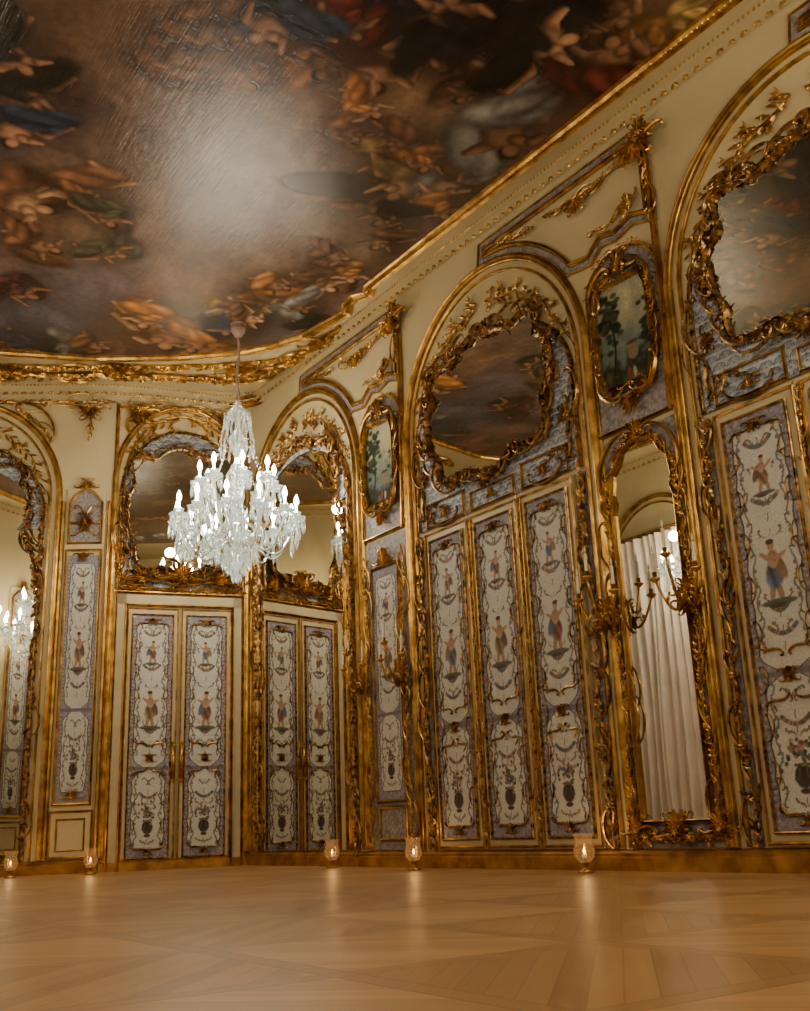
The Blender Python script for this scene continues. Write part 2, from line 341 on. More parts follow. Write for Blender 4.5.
def panel_canvas(seed):
    ratio=PR; rnd=random.Random(seed); cv=Cv(1.,ratio,120); ny,nx=cv.ny,cv.nx
    X,Y=np.meshgrid(np.linspace(0,1,nx),np.linspace(0,ratio,ny))
    cv.a[:]=np.array(lin(192,193,184))*(.84+.3*fnoise(ny,nx,6,seed)[...,None])
    d=np.minimum(np.minimum(X,1-X),np.minimum(Y,ratio-Y)); yw=1.95
    edge=.09+.028*np.abs(np.sin(Y*pi*2.6+seed))+.25*np.exp(-((Y-yw)/.13)**2)+.10*np.exp(-((Y-.1)/.15)**2)+.12*np.exp(-((Y-ratio+.05)/.18)**2)
    mv=np.array(lin(134,130,142))*(.5+1.0*fnoise(ny,nx,26,seed+3,2)[...,None])
    cv.a=np.where((d<edge)[...,None],mv,cv.a)
    for k in range(int(ratio/.09)):
        cv.sym([(.05+.02*math.sin(k*1.3),.05+k*.09)],.016,lin(180,176,170),.8); cv.sym([(.045-.016*math.sin(k*1.3),.09+k*.09)],.012,lin(92,84,92),.8)
    cv.a=np.where((np.abs(d-edge)<.013)[...,None],np.array(lin(92,76,58)),cv.a)
    cv.a=np.where((np.abs(Y-yw)<.04)[...,None]&(d>.02)[...,None],np.array(lin(112,104,112)),cv.a)
    br=[lin(110,96,82),lin(98,98,112),lin(118,104,86),lin(104,112,124)]; fl=[lin(122,74,68),lin(84,98,122),lin(142,118,84),lin(112,84,92),lin(84,98,80)]
    def sprig(x,y,x1,y1,kind,flip,c,r=.010):
        P=scroll_pts((x,y),(x1,y1),kind,flip); cv.sym(P,r,c)
        for k in (3,6,9,12,15,18,21,24): cv.sym([(P[k][0]+rnd.uniform(-.022,.022),P[k][1]+rnd.uniform(-.02,.02))],.016,rnd.choice([c,c,rnd.choice(fl)]),.8)
    y=.3; i=0
    while y<ratio-.35:
        if abs(y-yw+.05)>.2:
            sprig(.19,y,.21,y+.24,'S',i%2==1,br[(i+1)%4],.011)
            if i%2==0: sprig(.47,y,.5-rnd.uniform(.13,.2),y+rnd.uniform(.08,.17),rnd.choice('CS'),i%4==0,br[i%4],.010)
            cv.stroke([(.5+.01*math.sin(yy*30),yy) for yy in np.linspace(y,y+.1,12)],.009,br[2])
        y+=.215; i+=1
    def garl(yc,w=.2):
        for t in np.linspace(-1,1,21):
            cv.disc(.5+t*w,yc+.1*t*t,.033,.03,rnd.choice(fl+[lin(80,94,70),lin(166,132,114)]),0,.5)
    garl(2.45); garl(4.2,.2); garl(1.3,.2); garl(2.75,.14); garl(5.0,.2)
    def vase(yc):
        cv.disc(.5,yc+.14,.22,.36,lin(194,194,184),0,.3); cv.disc(.5,yc,.13,.15,lin(58,48,46),0,.2,shade=.5); cv.disc(.5,yc-.18,.08,.035,lin(66,54,46)); cv.disc(.5,yc+.14,.11,.024,lin(126,98,66)); cv.sym(scroll_pts((.39,yc-.04),(.39,yc+.14),'C',False),.012,lin(90,74,60))
        for k in range(54): cv.disc(.5+rnd.gauss(0,.09),yc+.32+rnd.gauss(0,.09),.029,.029,rnd.choice(fl+[lin(166,130,120),lin(76,92,68),lin(54,68,54)]),0,.4)
    vase(.66)
    def person(yy,k,c1,c2,fl_):
        g=lambda x:(1-x) if fl_ else x
        cv.disc(.5,yy,.23*k,.40*k,lin(194,194,184),0,.3); S=lambda a:a*k*1.12; m=-1 if fl_ else 1
        cv.disc(g(.57),yy-S(.27),S(.035),S(.12),lin(156,122,100),.2*m); cv.disc(g(.46),yy-S(.29),S(.035),S(.11),lin(156,122,100),-.2*m)
        cv.disc(g(.51),yy-S(.1),S(.11),S(.16),c1,.15*m,.3,shade=.5,stripes=5); cv.disc(g(.42),yy-S(.02),S(.06),S(.16),c2,-.4*m,.3,shade=.4); cv.disc(g(.51),yy+S(.07),S(.07),S(.1),lin(160,126,104),0,.3,shade=.3)
        cv.disc(g(.52),yy+S(.22),S(.045),S(.055),lin(166,130,108)); cv.disc(g(.525),yy+S(.26),S(.05),S(.03),lin(66,50,40)); cv.disc(g(.61),yy+S(.1),S(.1),S(.026),lin(160,126,104),.7*m); cv.disc(g(.41),yy+S(.08),S(.1),S(.026),lin(160,126,104),-.5*m)
        cv.disc(.5,yy-S(.4),S(.22),S(.04),lin(84,90,76)); cv.disc(.47,yy-S(.43),S(.1),S(.03),lin(76,62,52))
    cs=[(lin(108,68,62),lin(76,88,108)),(lin(80,88,104),lin(122,98,68)),(lin(116,94,70),lin(96,68,68))]
    person(3.35,1.1,*cs[seed%3],seed%2==0); person(4.65,.7,*cs[(seed+1)%3],seed%2==1)
    return cv
me_pn=[panel_canvas(s).mesh("painted_panel",painted) for s in (1,2,3,4)]
def painted_part(parent,me,x0,z0,w,h,y,name="painted_panel"):
    return link(name,me,TR(x0,y,z0)@Matrix.Diagonal((w,1,h/PR,1)),parent)
# ---------------------------------------------------------------- shell
def slab_wall(name,M,x0,x1,z1,mat,th=.25):
    mb=MB(); box(mb,x0,x1,0,th,0,z1); return link(name,mesh_of(name,mb,[mat],False),M,kind="structure")
slab_wall("wall_right",M1,0,LEN,ZC,cream)
slab_wall("wall_end",M2,-SEG,0,ZC,cream)
slab_wall("wall_end_bay",M2b,-TL,0,ZC,cream)
slab_wall("wall_left",ML,-(LEN-uL0),0,ZC,cream)
slab_wall("wall_back",frame(room(LEN,0),NI*1.0),0,WID,ZC,cream)
fp=[room(LEN,0),K,J,K2,room(LEN,WID)]
def prism(name,pts,z0,z1,mat):
    mb=MB(); n=len(pts); v=[(p.x,p.y,z0) for p in pts]+[(p.x,p.y,z1) for p in pts]
    mb.add(v,[tuple(range(n-1,-1,-1)),tuple(range(n,2*n))]+[(i,(i+1)%n,n+(i+1)%n,n+i) for i in range(n)])
    return link(name,mesh_of(name,mb,[mat],False),kind="structure")
prism("floor",fp[::-1],-.1,0,floorm)
prism("ceiling",fp[::-1],ZC,ZC+.15,cream)
RUNS=((M1,0,LEN,"right"),(M2,-SEG,0,"end"),(M2b,-TL,0,"end_bay"),(ML,-(LEN-uL0),0,"left"))
for M,x0,x1,nm in RUNS:
    mb=MB(); mould(mb,[(x0,0.0),(x1,0.0)],[(0,0),(0,.06),(.10,.06),(.11,.045),(.13,.05),(.15,.03),(.16,0)])
    link("baseboard_"+nm,mesh_of("baseboard_"+nm,mb,[skirt],False),M,kind="structure")
tn=[0]
def trim(mb,mats,M,smooth=True,label=None):
    tn[0]+=1; n="trim_%d"%tn[0]; o=link(n,mesh_of(n,mb,mats,smooth),M,kind="structure")
    if label:o["label"]=label
    return o
def rounded(pts,r,n=8):
    out=[pts[0]]
    for a,b,c in zip(pts[:-2],pts[1:-1],pts[2:]):
        d1=(a-b).normalized(); d2=(c-b).normalized(); p0=b+d1*r; p1=b+d2*r
        for i in range(n+1):
            t=i/n; out.append((p0*(1-t)**2+b*2*t*(1-t)+p1*t*t))
    out.append(pts[-1]); return out
run=rounded([room(LEN,0),K,J,K2,room(LEN,WID)],.55)
P2=[(p.x,p.y) for p in run]
sgn=1
dd=Vector(P2[1])-Vector(P2[0]); nn=Vector((-dd.y,dd.x)).normalized()
if nn.dot(Vector((NI.x,NI.y)))>0: sgn=-1
def sweep_plan(m,path,prof2,mi):
    tmp=MB(); mould(tmp,path,[(-sgn*o,zz) for o,zz in prof2]); m.add([(v[0],v[2],ZC+v[1]) for v in tmp.v],tmp.f,mi)
cm=MB()
bands=[(1,[(.0,.27),(.018,.266),(.026,.254),(.014,.242),(.012,.230),(.034,.220),(.042,.205),(.032,.19)]),(2,[(.032,.192),(.018,.184),(.024,.168),(.036,.16)]),(1,[(.03,.164),(.05,.158),(.058,.146),(.046,.134)]),(0,[(.046,.136),(.04,.13),(.042,.116),(.06,.105)]),
(1,[(.052,.115),(.074,.108),(.082,.095),(.068,.084),(.060,.082),(.068,.07),(.095,.06)]),(2,[(.095,.062),(.09,.055),(.105,.05)]),
(1,[(.10,.056),(.122,.05),(.128,.038),(.115,.03),(.135,.026),(.16,.018),(.165,0)])]
for mi,b in bands: sweep_plan(cm,P2,[(-o,z) for o,z in b],mi)
def along(path,step,fn,o,zd):
    for i,(x,y,a) in enumerate(resample(path,step)):
        dn_=Vector((-math.sin(a),math.cos(a)))*(-sgn); bx=x+dn_.x*o; by=y+dn_.y*o; L=MB(); fn(L,i); tx,ty=math.cos(a),math.sin(a)
        cm.add([(bx+v[0]*tx-v[1]*dn_.x,by+v[0]*ty-v[1]*dn_.y,ZC-zd+v[2]) for v in L.v],L.f,1)
along(P2,.06,lambda L,i:leaf(L,0,0,.05,pi/2+(.5 if i%2 else -.5),.04,-.008,.4),.032,.215)
along(P2,.05,lambda L,i:leaf(L,0,0,.03,pi/2,.04,-.004,.3),.075,.105)
trim(cm,[cream,gold,goldd],None,False,label="continuous carved cornice of gilded rows")
# ---------------------------------------------------------------- ceiling painting
ctrl=[(-.34,11.28),(-.50,11.34),(-.60,11.52),(-.62,11.72),(-1.2,12.32),(-1.7,12.60),(-2.1,12.74),(-2.9,12.80),(-3.97,12.74),(-5.18,12.42),(-6.3,11.95),(-7.1,11.2),(-7.6,10.4)]
edge=[tuple(room(LEN-.3,.24))[:2],tuple(room(3.6,.24))[:2]]+ctrl+[tuple(room(4,WID-.24))[:2],tuple(room(LEN-.3,WID-.24))[:2]]
def uq(x,y):
    p=Vector((x,y,0))-K; return p.dot(W1),p.dot(NI)
edge_uq=[uq(*p) for p in edge]
def survey(px,py):   # measured plan position of a feature of the fresco
    dx,dy=px-405,py-505; a=kk*dx-rr*dy; b=-rr*dx-kk*dy
    Uc=f*s_+b*c_; G=f*c_-b*s_; t=(ZC-H)/Uc; return uq(a*t,G*t)
cv=Cv(16.2,7.1,1200,-2.2,.05); ny,nx=cv.ny,cv.nx
n1=fnoise(ny,nx,4,1,6); n2=fnoise(ny,nx,3,2,4); n3=fnoise(ny,nx,7,3,5)
def mixc(a,b,m): m=np.clip(m,0,1)[...,None]; return a*(1-m)+b*m
A=lambda *c: np.array(lin(*c))[None,None,:]
im=np.ones((ny,nx,3))*A(92,68,56)
im=mixc(im,A(54,42,40),(n2-.45)*5)
im=mixc(im,A(140,110,82),(n1-.52)*5)
im=mixc(im,A(120,76,52),(n3-.55)*4)
im=mixc(im,A(80,78,84),(fnoise(ny,nx,4,7,4)-.58)*6)
cv.a=im
def blot(px,py,r,col,al=.7,asp=1.,rot=0,soft=1.2):
    u,q=survey(px,py); cv.disc(u,q,r,r*asp,lin(*col),rot,soft,al)
for a in [(250,180,1.4,(140,124,110),.8),(120,120,.9,(84,66,58),.7),(40,60,.9,(56,42,40),.7),(330,40,.8,(126,96,72),.5),(150,30,.8,(132,104,80),.5),
          (600,90,1.1,(138,88,60),.8),(680,30,.8,(144,98,68),.6),(540,160,.9,(116,78,56),.7),(430,130,.8,(156,124,94),.7),(350,140,.6,(146,112,82),.6),(480,60,.6,(140,116,92),.5),
          (60,290,.9,(84,82,94),.7),(20,330,.8,(70,76,92),.6),(300,250,.8,(134,108,82),.6),(200,300,.6,(130,104,76),.6),(330,290,.6,(142,102,70),.5),(150,220,.9,(104,84,70),.6)]:
    blot(a[0],a[1],a[2],a[3],a[4])
rnd=random.Random(5)
for i in range(520):
    u=rnd.uniform(-2,14); q=rnd.uniform(.1,7.1); g=rnd.uniform(.78,1.28)
    base=cv.a[min(ny-1,int((q-.05)*cv.sc)),min(nx-1,int((u+2.2)*cv.sc))]
    r=rnd.uniform(.15,.55); cv.disc(u,q,r,r*rnd.uniform(.35,.6),tuple(np.clip(base*g*1.12+.004,0,1)),rnd.uniform(-.6,.6)+.6,.6,.5,shade=.5)
def figure(u,q,s,rot,flesh,drape,seed):
    r=random.Random(seed); mir=r.choice((-1,1))
    def T(a,b):
        a*=mir; return u+s*(a*math.cos(rot)-b*math.sin(rot)), q+s*(a*math.sin(rot)+b*math.cos(rot))
    mid=tuple(c*.55 for c in flesh); hi=tuple(min(1,c*1.3) for c in flesh); dk=tuple(c*.22 for c in flesh)
    def cap(p0,p1,w0,w1):
        n=9
        for col,off,k,al in ((dk,-.02,1.2,.6),(mid,0,1.05,.8),(flesh,.012,.8,.7),(hi,.022,.4,.5)):
            for i in range(n):
                t=i/(n-1); x,y=p0[0]+(p1[0]-p0[0])*t,p0[1]+(p1[1]-p0[1])*t; w=(w0+(w1-w0)*t)*k; X,Y=T(x+off,y+off); cv.disc(X,Y,s*w,s*w,col,rot,.7,al)
    def cloth(a,b,rx,ry,ang,k):
        X,Y=T(a,b); c1=tuple(c*k for c in drape)
        cv.disc(X,Y,s*rx*1.15,s*ry*1.25,tuple(c*.2+.002 for c in drape),rot+mir*ang,.5,.8)
        cv.disc(X,Y,s*rx,s*ry,c1,rot+mir*ang,.5,1,shade=.6,stripes=r.uniform(3,6))
        X,Y=T(a+.03,b+.03); cv.disc(X,Y,s*rx*.5,s*ry*.35,tuple(min(1,c*1.35) for c in c1),rot+mir*(ang+.3),.9,.45)
    X,Y=T(0,-.15); cv.disc(X,Y,s*.7,s*.5,tuple(c*.15+.006 for c in drape),rot+r.uniform(-.4,.4),1.0,.55)
    if r.random()<.8: cloth(r.uniform(-.35,-.15),r.uniform(-.1,.25),.4,.2,r.uniform(.5,1.6),.7)
    k1=(.27,-.38+r.uniform(-.1,.1)); f1=(.1,-.62); cap((.08,-.25),k1,.10,.07); cap(k1,f1,.065,.035)
    k2=(.36,-.2+r.uniform(-.1,.1)); f2=(.58,-.38); cap((.1,-.22),k2,.10,.07); cap(k2,f2,.065,.035)
    e=(-.24,.12); h=(-.36,r.uniform(-.1,.32)); cap((-.1,.1),e,.058,.048); cap(e,h,.043,.028)
    cap((0,.06),(.07,-.22),.145,.125)
    e=(.22,.1+r.uniform(-.1,.1)); h=(.34,r.uniform(-.05,.34)); cap((.1,.1),e,.058,.048); cap(e,h,.043,.028)
    cloth(.12,-.3,.38,.19,r.uniform(-.6,.3),1.0)
    if r.random()<.7: cloth(.3,-.42,.34,.15,r.uniform(-1.2,-.3),.75)
    if r.random()<.5: cloth(-.05,-.05,.18,.1,.6,1.1)
    X,Y=T(-.01,.27); cv.disc(X,Y,s*.1,s*.11,lin(48,32,24),rot,.5); X,Y=T(.02,.24); cv.disc(X,Y,s*.07,s*.085,flesh,rot,.5); X,Y=T(.035,.245); cv.disc(X,Y,s*.04,s*.05,hi,rot,.7)
fl1=lin(172,130,98); fl2=lin(138,100,76); fl3=lin(186,148,116)
red=lin(100,42,34); org=lin(164,110,60); blu=lin(44,54,70); yel=lin(164,134,78); wht=lin(150,147,142); drk=lin(34,30,32); rst=lin(112,76,54); grn=lin(72,68,52)
figs=[(20,200,.75,fl1,rst),(75,190,.65,fl1,rst),(40,245,.5,fl2,rst),(20,95,.6,fl2,drk),(15,130,.55,fl2,blu),(110,215,.45,fl2,grn),
(180,55,.5,fl2,rst),(235,75,.5,fl2,rst),(210,30,.45,fl2,rst),(300,15,.6,fl1,rst),(325,60,.5,fl2,org),(375,70,.6,fl1,red),(395,35,.6,fl1,org),(435,50,.6,fl2,org),(420,5,.6,fl2,blu),(462,18,.6,fl2,grn),(495,30,.6,wht,wht),(545,75,.45,fl2,rst),(610,12,.55,fl1,rst),(655,38,.5,fl1,org),(700,12,.45,fl1,yel),(470,90,.4,fl2,rst),(575,25,.4,fl2,rst),
(365,195,.75,fl2,drk),(385,160,.5,fl1,yel),(405,185,.65,fl1,yel),(445,185,.55,fl3,wht),(440,208,.45,fl2,org),(350,130,.4,fl2,org),(365,108,.4,fl1,org),(400,140,.4,fl2,rst),(470,165,.4,fl2,rst),(425,160,.4,fl2,org),(385,215,.45,fl2,drk),
(170,335,.9,fl1,org),(148,318,.6,fl1,org),(195,343,.6,fl2,org),(235,308,.55,fl3,yel),(265,300,.5,fl1,rst),(292,292,.55,fl3,org),(322,283,.5,fl3,rst),(350,273,.45,fl1,org),(300,305,.45,fl2,wht),(225,327,.45,fl2,blu),(60,345,.55,wht,wht),(20,345,.6,fl2,blu),(95,345,.45,fl2,rst),(20,290,.55,fl2,lin(80,48,46)),(110,250,.45,fl2,grn),(380,240,.4,fl2,rst),(320,322,.4,fl2,drk),(255,20,.5,fl1,rst),(350,22,.45,fl2,red),(10,55,.55,fl2,drk),(520,112,.4,fl2,rst),(250,318,.4,fl1,rst),(275,285,.4,fl2,org),(335,255,.4,fl2,rst)]
for i,(px,py,s,fc,dc) in enumerate(figs):
    u,q=survey(px,py); figure(u,q,s*1.35,rnd.uniform(-.9,.9)+2.4,fc,dc,i)
for i in range(40):
    u=rnd.uniform(6.5,13.8); q=rnd.uniform(.5,6.6); figure(u,q,rnd.uniform(.7,1.1),rnd.uniform(0,6.2),rnd.choice([fl1,fl2]),rnd.choice([red,org,blu,rst,drk,wht]),i+200)
cv.a*=(.6+.75*fnoise(ny,nx,6,45,4))[...,None]*(.85+.3*fnoise(ny,nx,30,44,3))[...,None]*.88
E=np.array(edge_uq)
def inside(X,Y):
    r=np.zeros(X.shape,bool); n=len(E)
    for i in range(n):
        x1,y1=E[i];x2,y2=E[(i+1)%n]; c=((y1>Y)!=(y2>Y))&(X<(x2-x1)*(Y-y1)/((y2-y1) if abs(y2-y1)>1e-9 else 1e-9)+x1); r^=c
    return r
MR=Matrix((W1,NI,W1.cross(NI))).transposed().to_4x4(); MR.translation=K+ZV*(ZC-.012)
link("ceiling_fresco",cv.mesh("ceiling_fresco",fresco,'XY',inside,flip=(W1.cross(NI).z>0)),MR,label="vast dark baroque ceiling painting of clouds and draped figures",category="ceiling painting")
mb=MB(); tmp=MB(); mould(tmp,edge,[(-.075,0),(-.075,.03),(-.055,.05),(-.035,.03),(-.015,.02),(.01,.06),(.03,.06),(.045,.03),(.07,.02),(.07,0)])
mb.add([(v[0],v[2],ZC+v[1]) for v in tmp.v],tmp.f)
tmp=MB()
for i,(x,y,a) in enumerate(resample(edge,.055)): leaf(tmp,x,y,.05,a+pi/2,.035,-.058,.35)
mb.add([(v[0],v[2],ZC+v[1]) for v in tmp.v],tmp.f)
trim(mb,[gold],None,False,label="gilded moulding edging the ceiling painting")
mb=MB(); tmp=MB(); e2=[(-.2,11.75),(-1.05,12.75),(-1.7,13.02),(-2.15,13.1),(-3.0,13.08),(-4.0,13.0),(-5.2,12.85),(-6.5,12.5)]
e3=[(-.7,12.1),(-1.25,12.85),(-1.75,13.32),(-2.2,13.52),(-3.0,13.44),(-3.9,13.24),(-5.2,13.12),(-6.8,12.98)]
mould(tmp,[(p[0],p[1]) for p in resample(e2,.16)],[(-.03,0),(-.03,.03),(0,.05),(.03,.03),(.03,0)]); garland(tmp,e2,.2,91,.14,y=-.03)
mould(tmp,[(p[0],p[1]) for p in resample(e3,.16)],[(-.05,0),(-.05,.04),(-.02,.03),(.0,.06),(.03,.04),(.06,.02),(.06,0)]); garland(tmp,e3,.24,93,.14,y=-.04)
for p in ((-.95,12.5),(-2.15,13.25),(-3.75,13.05),(-5.2,12.9)): crest(tmp,p[0],p[1],.32,-pi/2,-.06); crest(tmp,p[0],p[1]+.12,.2,pi/2,-.06)
mb.add([(v[0],v[2],ZC+v[1]) for v in tmp.v],tmp.f); trim(mb,[gold],None,False,label="gilded scrolling foliage on the ceiling border")
# ---------------------------------------------------------------- ornaments on walls
def gilt_thing(name,label,cat,M,mb,mat=gold,group=None):
    o=link(name,mesh_of(name,mb,mat if isinstance(mat,list) else [mat],False),M,label=label,category=cat)
    if group:o["group"]=group
    return o
def gmesh(name,mb,mats): return mesh_of(name,mb,mats,False)
def arch_trim(M,c,hw,zs,rz):
    mb=MB(); mould(mb,arch(c,hw,.17,zs,rz),prof(.075,.06),mi=0); mould(mb,arch(c,hw-.115,.17,zs,rz-.115),prof(.03,.04),mi=0)
    trim(mb,[gold],M,label="gilded round arch moulding")
def lunette(parent,rx,zs,rz,ea=72):
    mb=MB(); rn=random.Random(int(rx*100))
    for sd in (-1,1):
        path=[(sd*rx*math.sin(math.radians(a)),zs+rz*math.cos(math.radians(a))) for a in np.linspace(3,ea,16)]
        S=resample(path,.05); n=len(S)
        P=[(p[0]+.025*math.sin(j*.7),-.025,p[1]+.025*math.cos(j*.7)) for j,p in enumerate(S)]
        tube(mb,P,.008,5)
        for i,(x,y_,z) in enumerate(P):
            k=1.2-.5*i/n; a=S[i][2]; s2=1 if i%2 else -1; b=a+s2*rn.uniform(.7,1.1)
            leaf(mb,x,z,.12*k,b,.042*k,-.02,.3,0,-s2*.8)
            if i%3==0:   # side twig with three small leaves
                tx,tz=x+math.cos(b)*.09*k,z+math.sin(b)*.09*k; tube(mb,[(x,-.025,z),(tx,-.03,tz)],.005,4)
                for q in (-.7,0,.7): leaf(mb,tx,tz,.07*k,b+q,.028*k,-.03,.3)
            if i%4==1: ball(mb,x+math.cos(b+.5)*.06,-.04,z+math.sin(b+.5)*.06,.013)
    link("leaf_spray",gmesh("leaf_spray",mb,[gold]),None,parent)
C1,C2,C3=1.5,5.34,9.16; HW,ZS,RZ=1.42,4.42,1.44
for c in (C1,C2,C3,12.98): arch_trim(M1,c,HW,ZS,RZ)
CD=-.94; arch_trim(M2,CD,.90,4.98,1.13); CL=-2.0; arch_trim(M2b,CL,1.30,4.76,1.36)
def lattice_canvas(w,h):
    cv=Cv(w,h,260); X,Y=np.meshgrid(np.linspace(0,w,cv.nx),np.linspace(0,h,cv.ny)); P=.135
    row=np.floor(Y/(P*.55)); xs=X/P+.5*(row%2); a=xs%1-.5; b=(Y/(P*.55))%1
    base=np.ones(X.shape+(3,))*np.array(lin(172,180,188)); r=np.hypot(a*1.0,b*.62)
    base=np.where((np.abs(r-.44)<.05)[...,None],np.array(lin(92,94,108)),base)
    base=np.where((np.abs(r-.29)<.06)[...,None],np.array(lin(116,128,148)),base)
    base=np.where((r<.13)[...,None],np.array(lin(130,120,104)),base)
    base=base*(.75+.5*fnoise(cv.ny,cv.nx,20,3,2))[...,None]
    cv.a=base; return cv
def tympanum(M,c,hw,z0,zs,rz,seed,cz,chw,chh,lu,fw,doorcrest=False,tilt=0,yaw=0):
    w,h=2*hw,zs+rz-z0; cvv=lattice_canvas(w,h)
    me=cvv.mesh("lattice_field",painted,'XZ',lambda X,Y:(Y+z0<zs)|(((X-hw)/hw)**2+((Y+z0-zs)/rz)**2<1))
    e=thing("overdoor_mirror","cartouche mirror in swirling gilded rocaille frame on blue scale ground","mirror",M@TR(c,0,z0),"rocaille mirrors over the doors")
    link("lattice_field",me,TR(-hw,-.02,0),e)
    zb=cz-z0-chh; TM=TR(0,-chw*abs(math.sin(math.radians(yaw))),zb)@Matrix.Rotation(math.radians(yaw),4,'Z')@Matrix.Rotation(math.radians(tilt),4,'X')@TR(0,0,-zb)
    wv=wavy(0,cz-z0,chw,chh,seed=seed); g=MB(); fill(g,wv,-.05); link("mirror_glass",mesh_of("mirror_glass",g,[mirror],False),TM,e)
    m=MB(); rocaille(m,wv,fw,seed,shells=6)
    crest(m,.08,cz-z0+chh*.97,fw*1.7,pi/2-.3,-.08); crest(m,0,cz-z0-chh*.96,fw*2.1,-pi/2,-.08)
    link("mirror_frame",gmesh("mirror_frame",m,[goldd]),TM,e)
    m=MB(); P=arch(0,hw,0,zs-z0,rz); mould(m,P,prof(.045,.05)); garland(m,P,.08,seed+5,.12,False,-.03,scrolls=True,dens=.9)
    for sd in (-1,1):
        crest(m,sd*hw*.93,.55,.14,pi if sd>0 else 0,-.03); garland(m,[(sd*hw*.95,.1),(sd*hw*.8,.25),(sd*hw*.55,.12)],.1,seed+sd,.1,y=-.03)
        scr(m,(sd*hw*.97,.95),(sd*hw*.9,.5),'C',sd>0,.02,-.04); scr(m,(sd*hw*.9,.12),(sd*hw*.98,.45),'S',sd>0,.018,-.04)
        crest(m,sd*hw*.86,.95,.11,pi if sd>0 else 0,-.03); scr(m,(sd*hw*.45,.08),(sd*hw*.8,.16),'C',sd<0,.016,-.04)
    link("arch_edging",gmesh("arch_edging",m,[goldd]),None,e)
    lunette(e,*lu)
    if doorcrest:
        mb=MB(); garland(mb,[(-.8,.07),(-.35,.24),(0,.14),(.35,.24),(.8,.07)],.18,4,.11,y=-.06); garland(mb,[(-.8,.02),(.8,.02)],.15,14,.11,y=-.05); garland(mb,[(-.8,.1),(-.85,.6)],.12,17,.11,y=-.05); garland(mb,[(.8,.1),(.85,.6)],.12,18,.11,y=-.05); crest(mb,0,.16,.32,y=-.12); crest(mb,-.52,.12,.22,y=-.1); crest(mb,.52,.12,.22,y=-.1)
        link("crest",gmesh("crest",mb,[gold]),None,e)
tympanum(M1,C2,1.22,3.35,4.25,.90,1,4.37,.96,.74,(1.23,.90,1.22),.09)
tympanum(M1,C3,1.22,3.35,4.25,.90,2,4.37,.96,.74,(1.23,.90,1.22),.09)
tympanum(M2,CD,.82,3.5,4.78,.98,3,4.53,.72,.88,(.80,1.28,1.20),.065,True,3,-6)
def side_garland(u,z0,z1,seed,w,parent):
    mb=MB(); box(mb,u-.04,u+.04,-.015,0,z0,z1,1); garland(mb,[(u+.02*math.sin(z*4),z) for z in np.linspace(z0,z1,60)],w,seed,w*.8,False,-.03)
    return link("gilded_garland",gmesh("gilded_garland",mb,[goldd,mauve]),None,parent)
def door_leaf(parent,x0,w,z0,z1,split,seed,edgec=creamd,handle=None):
    mb=MB(); box(mb,x0,x0+w,-.04,-.002,z0,z1,0)
    mould(mb,rect(x0+.02,x0+w-.02,z0+.02,z1-.02),[(o,d+.04) for o,d in prof(.024,.018)],True,1)
    lf=link("door_leaf",mesh_of("door_leaf",mb,[edgec,gold],False),None,parent)
    mg=w*.12; pw=w-2*mg; a,b=z0+.09,z1-.1
    painted_part(lf,me_pn[seed%4],x0+mg,a,pw,b-a,-.046)
    g=MB(); mould(g,rect(x0+mg,x0+w-mg,a,b),[(o,d+.04) for o,d in prof(.024,.03)],True)
    cx=x0+w/2
    for sd in (-1,1):
        for (zz,s2) in ((a+.03,1),(b-.03,-1),(split-.04,-1),(split+.14,1)):
            scr(g,(cx+sd*pw*.4,zz+s2*.12),(cx+sd*.03,zz+s2*.03),'S',(sd>0)==(s2<0),.010,-.055)
            leaf(g,cx+sd*pw*.3,zz+s2*.1,.07,pi/2*s2+sd*-.5,.02,-.05)
        for zz in np.arange(a+.28,b-.2,.32): scr(g,(cx+sd*pw*.43,zz),(cx+sd*pw*.43,zz+.18),'C',sd>0,.006,-.052); leaf(g,cx+sd*pw*.42,zz+.08,.05,pi/2+sd*1.9,.016,-.05)
    crest(g,cx,b-.06,.1,-pi/2,-.05); crest(g,cx,a+.05,.09,pi/2,-.05); crest(g,cx,split,.08,pi/2,-.05); crest(g,cx,split+.08,.08,-pi/2,-.05)
    link("gilded_moulding",gmesh("gilded_moulding",g,[goldd]),None,lf)
    if handle is not None:
        h=MB(); box(h,handle-.028,handle+.028,-.06,-.04,1.08,1.5); crest(h,handle,1.5,.06,y=-.05); crest(h,handle,1.08,.06,-pi/2,y=-.05); tube(h,[(handle,-.055,1.36),(handle,-.10,1.36),(handle,-.12,1.33),(handle,-.12,1.18)],.016,6,ref=(1,0,0)); ball(h,handle,-.06,1.2,.02)
        link("door_handle",mesh_of("door_handle",h,[gold]),None,lf)
dn=[0]
def door(M,origin,label):
    dn[0]+=1; e=link("door_%d"%dn[0],None,M@origin,kind="structure"); e["label"]=label; return e
for j,c in enumerate((C2,C3)):
    e=door(M1,TR(c,0,0),"three tall cream door leaves with painted arabesque panels")
    for k in range(3): door_leaf(e,-1.13+k*.765,.735,.17,3.30,1.25,j*3+k)
    for u,sd in ((-1.22,1),(1.22,2),(-.38,3),(.385,4)):
        side_garland(u,.17,3.3,j*10+sd,.16 if abs(u)>1 else .11,e)
    g=MB()
    for x0,x1,zt in ((-1.08,-.45,3.60),(-.33,.33,3.54),(.45,1.08,3.60)): mould(g,rect(x0,x1,3.36,zt),prof(.025,.05),True); crest(g,(x0+x1)/2,3.42,.09,y=-.04)
    link("over_panel",gmesh("over_panel",g,[gold]),None,e)
e=door(M2,TR(CD,0,0),"cream double door with gilded frame and painted arabesque panels")
mb=MB(); DW=.84
for x0,x1 in ((-DW,-DW+.14),(DW-.14,DW)): box(mb,x0,x1,-.05,0,.0,3.45,0)
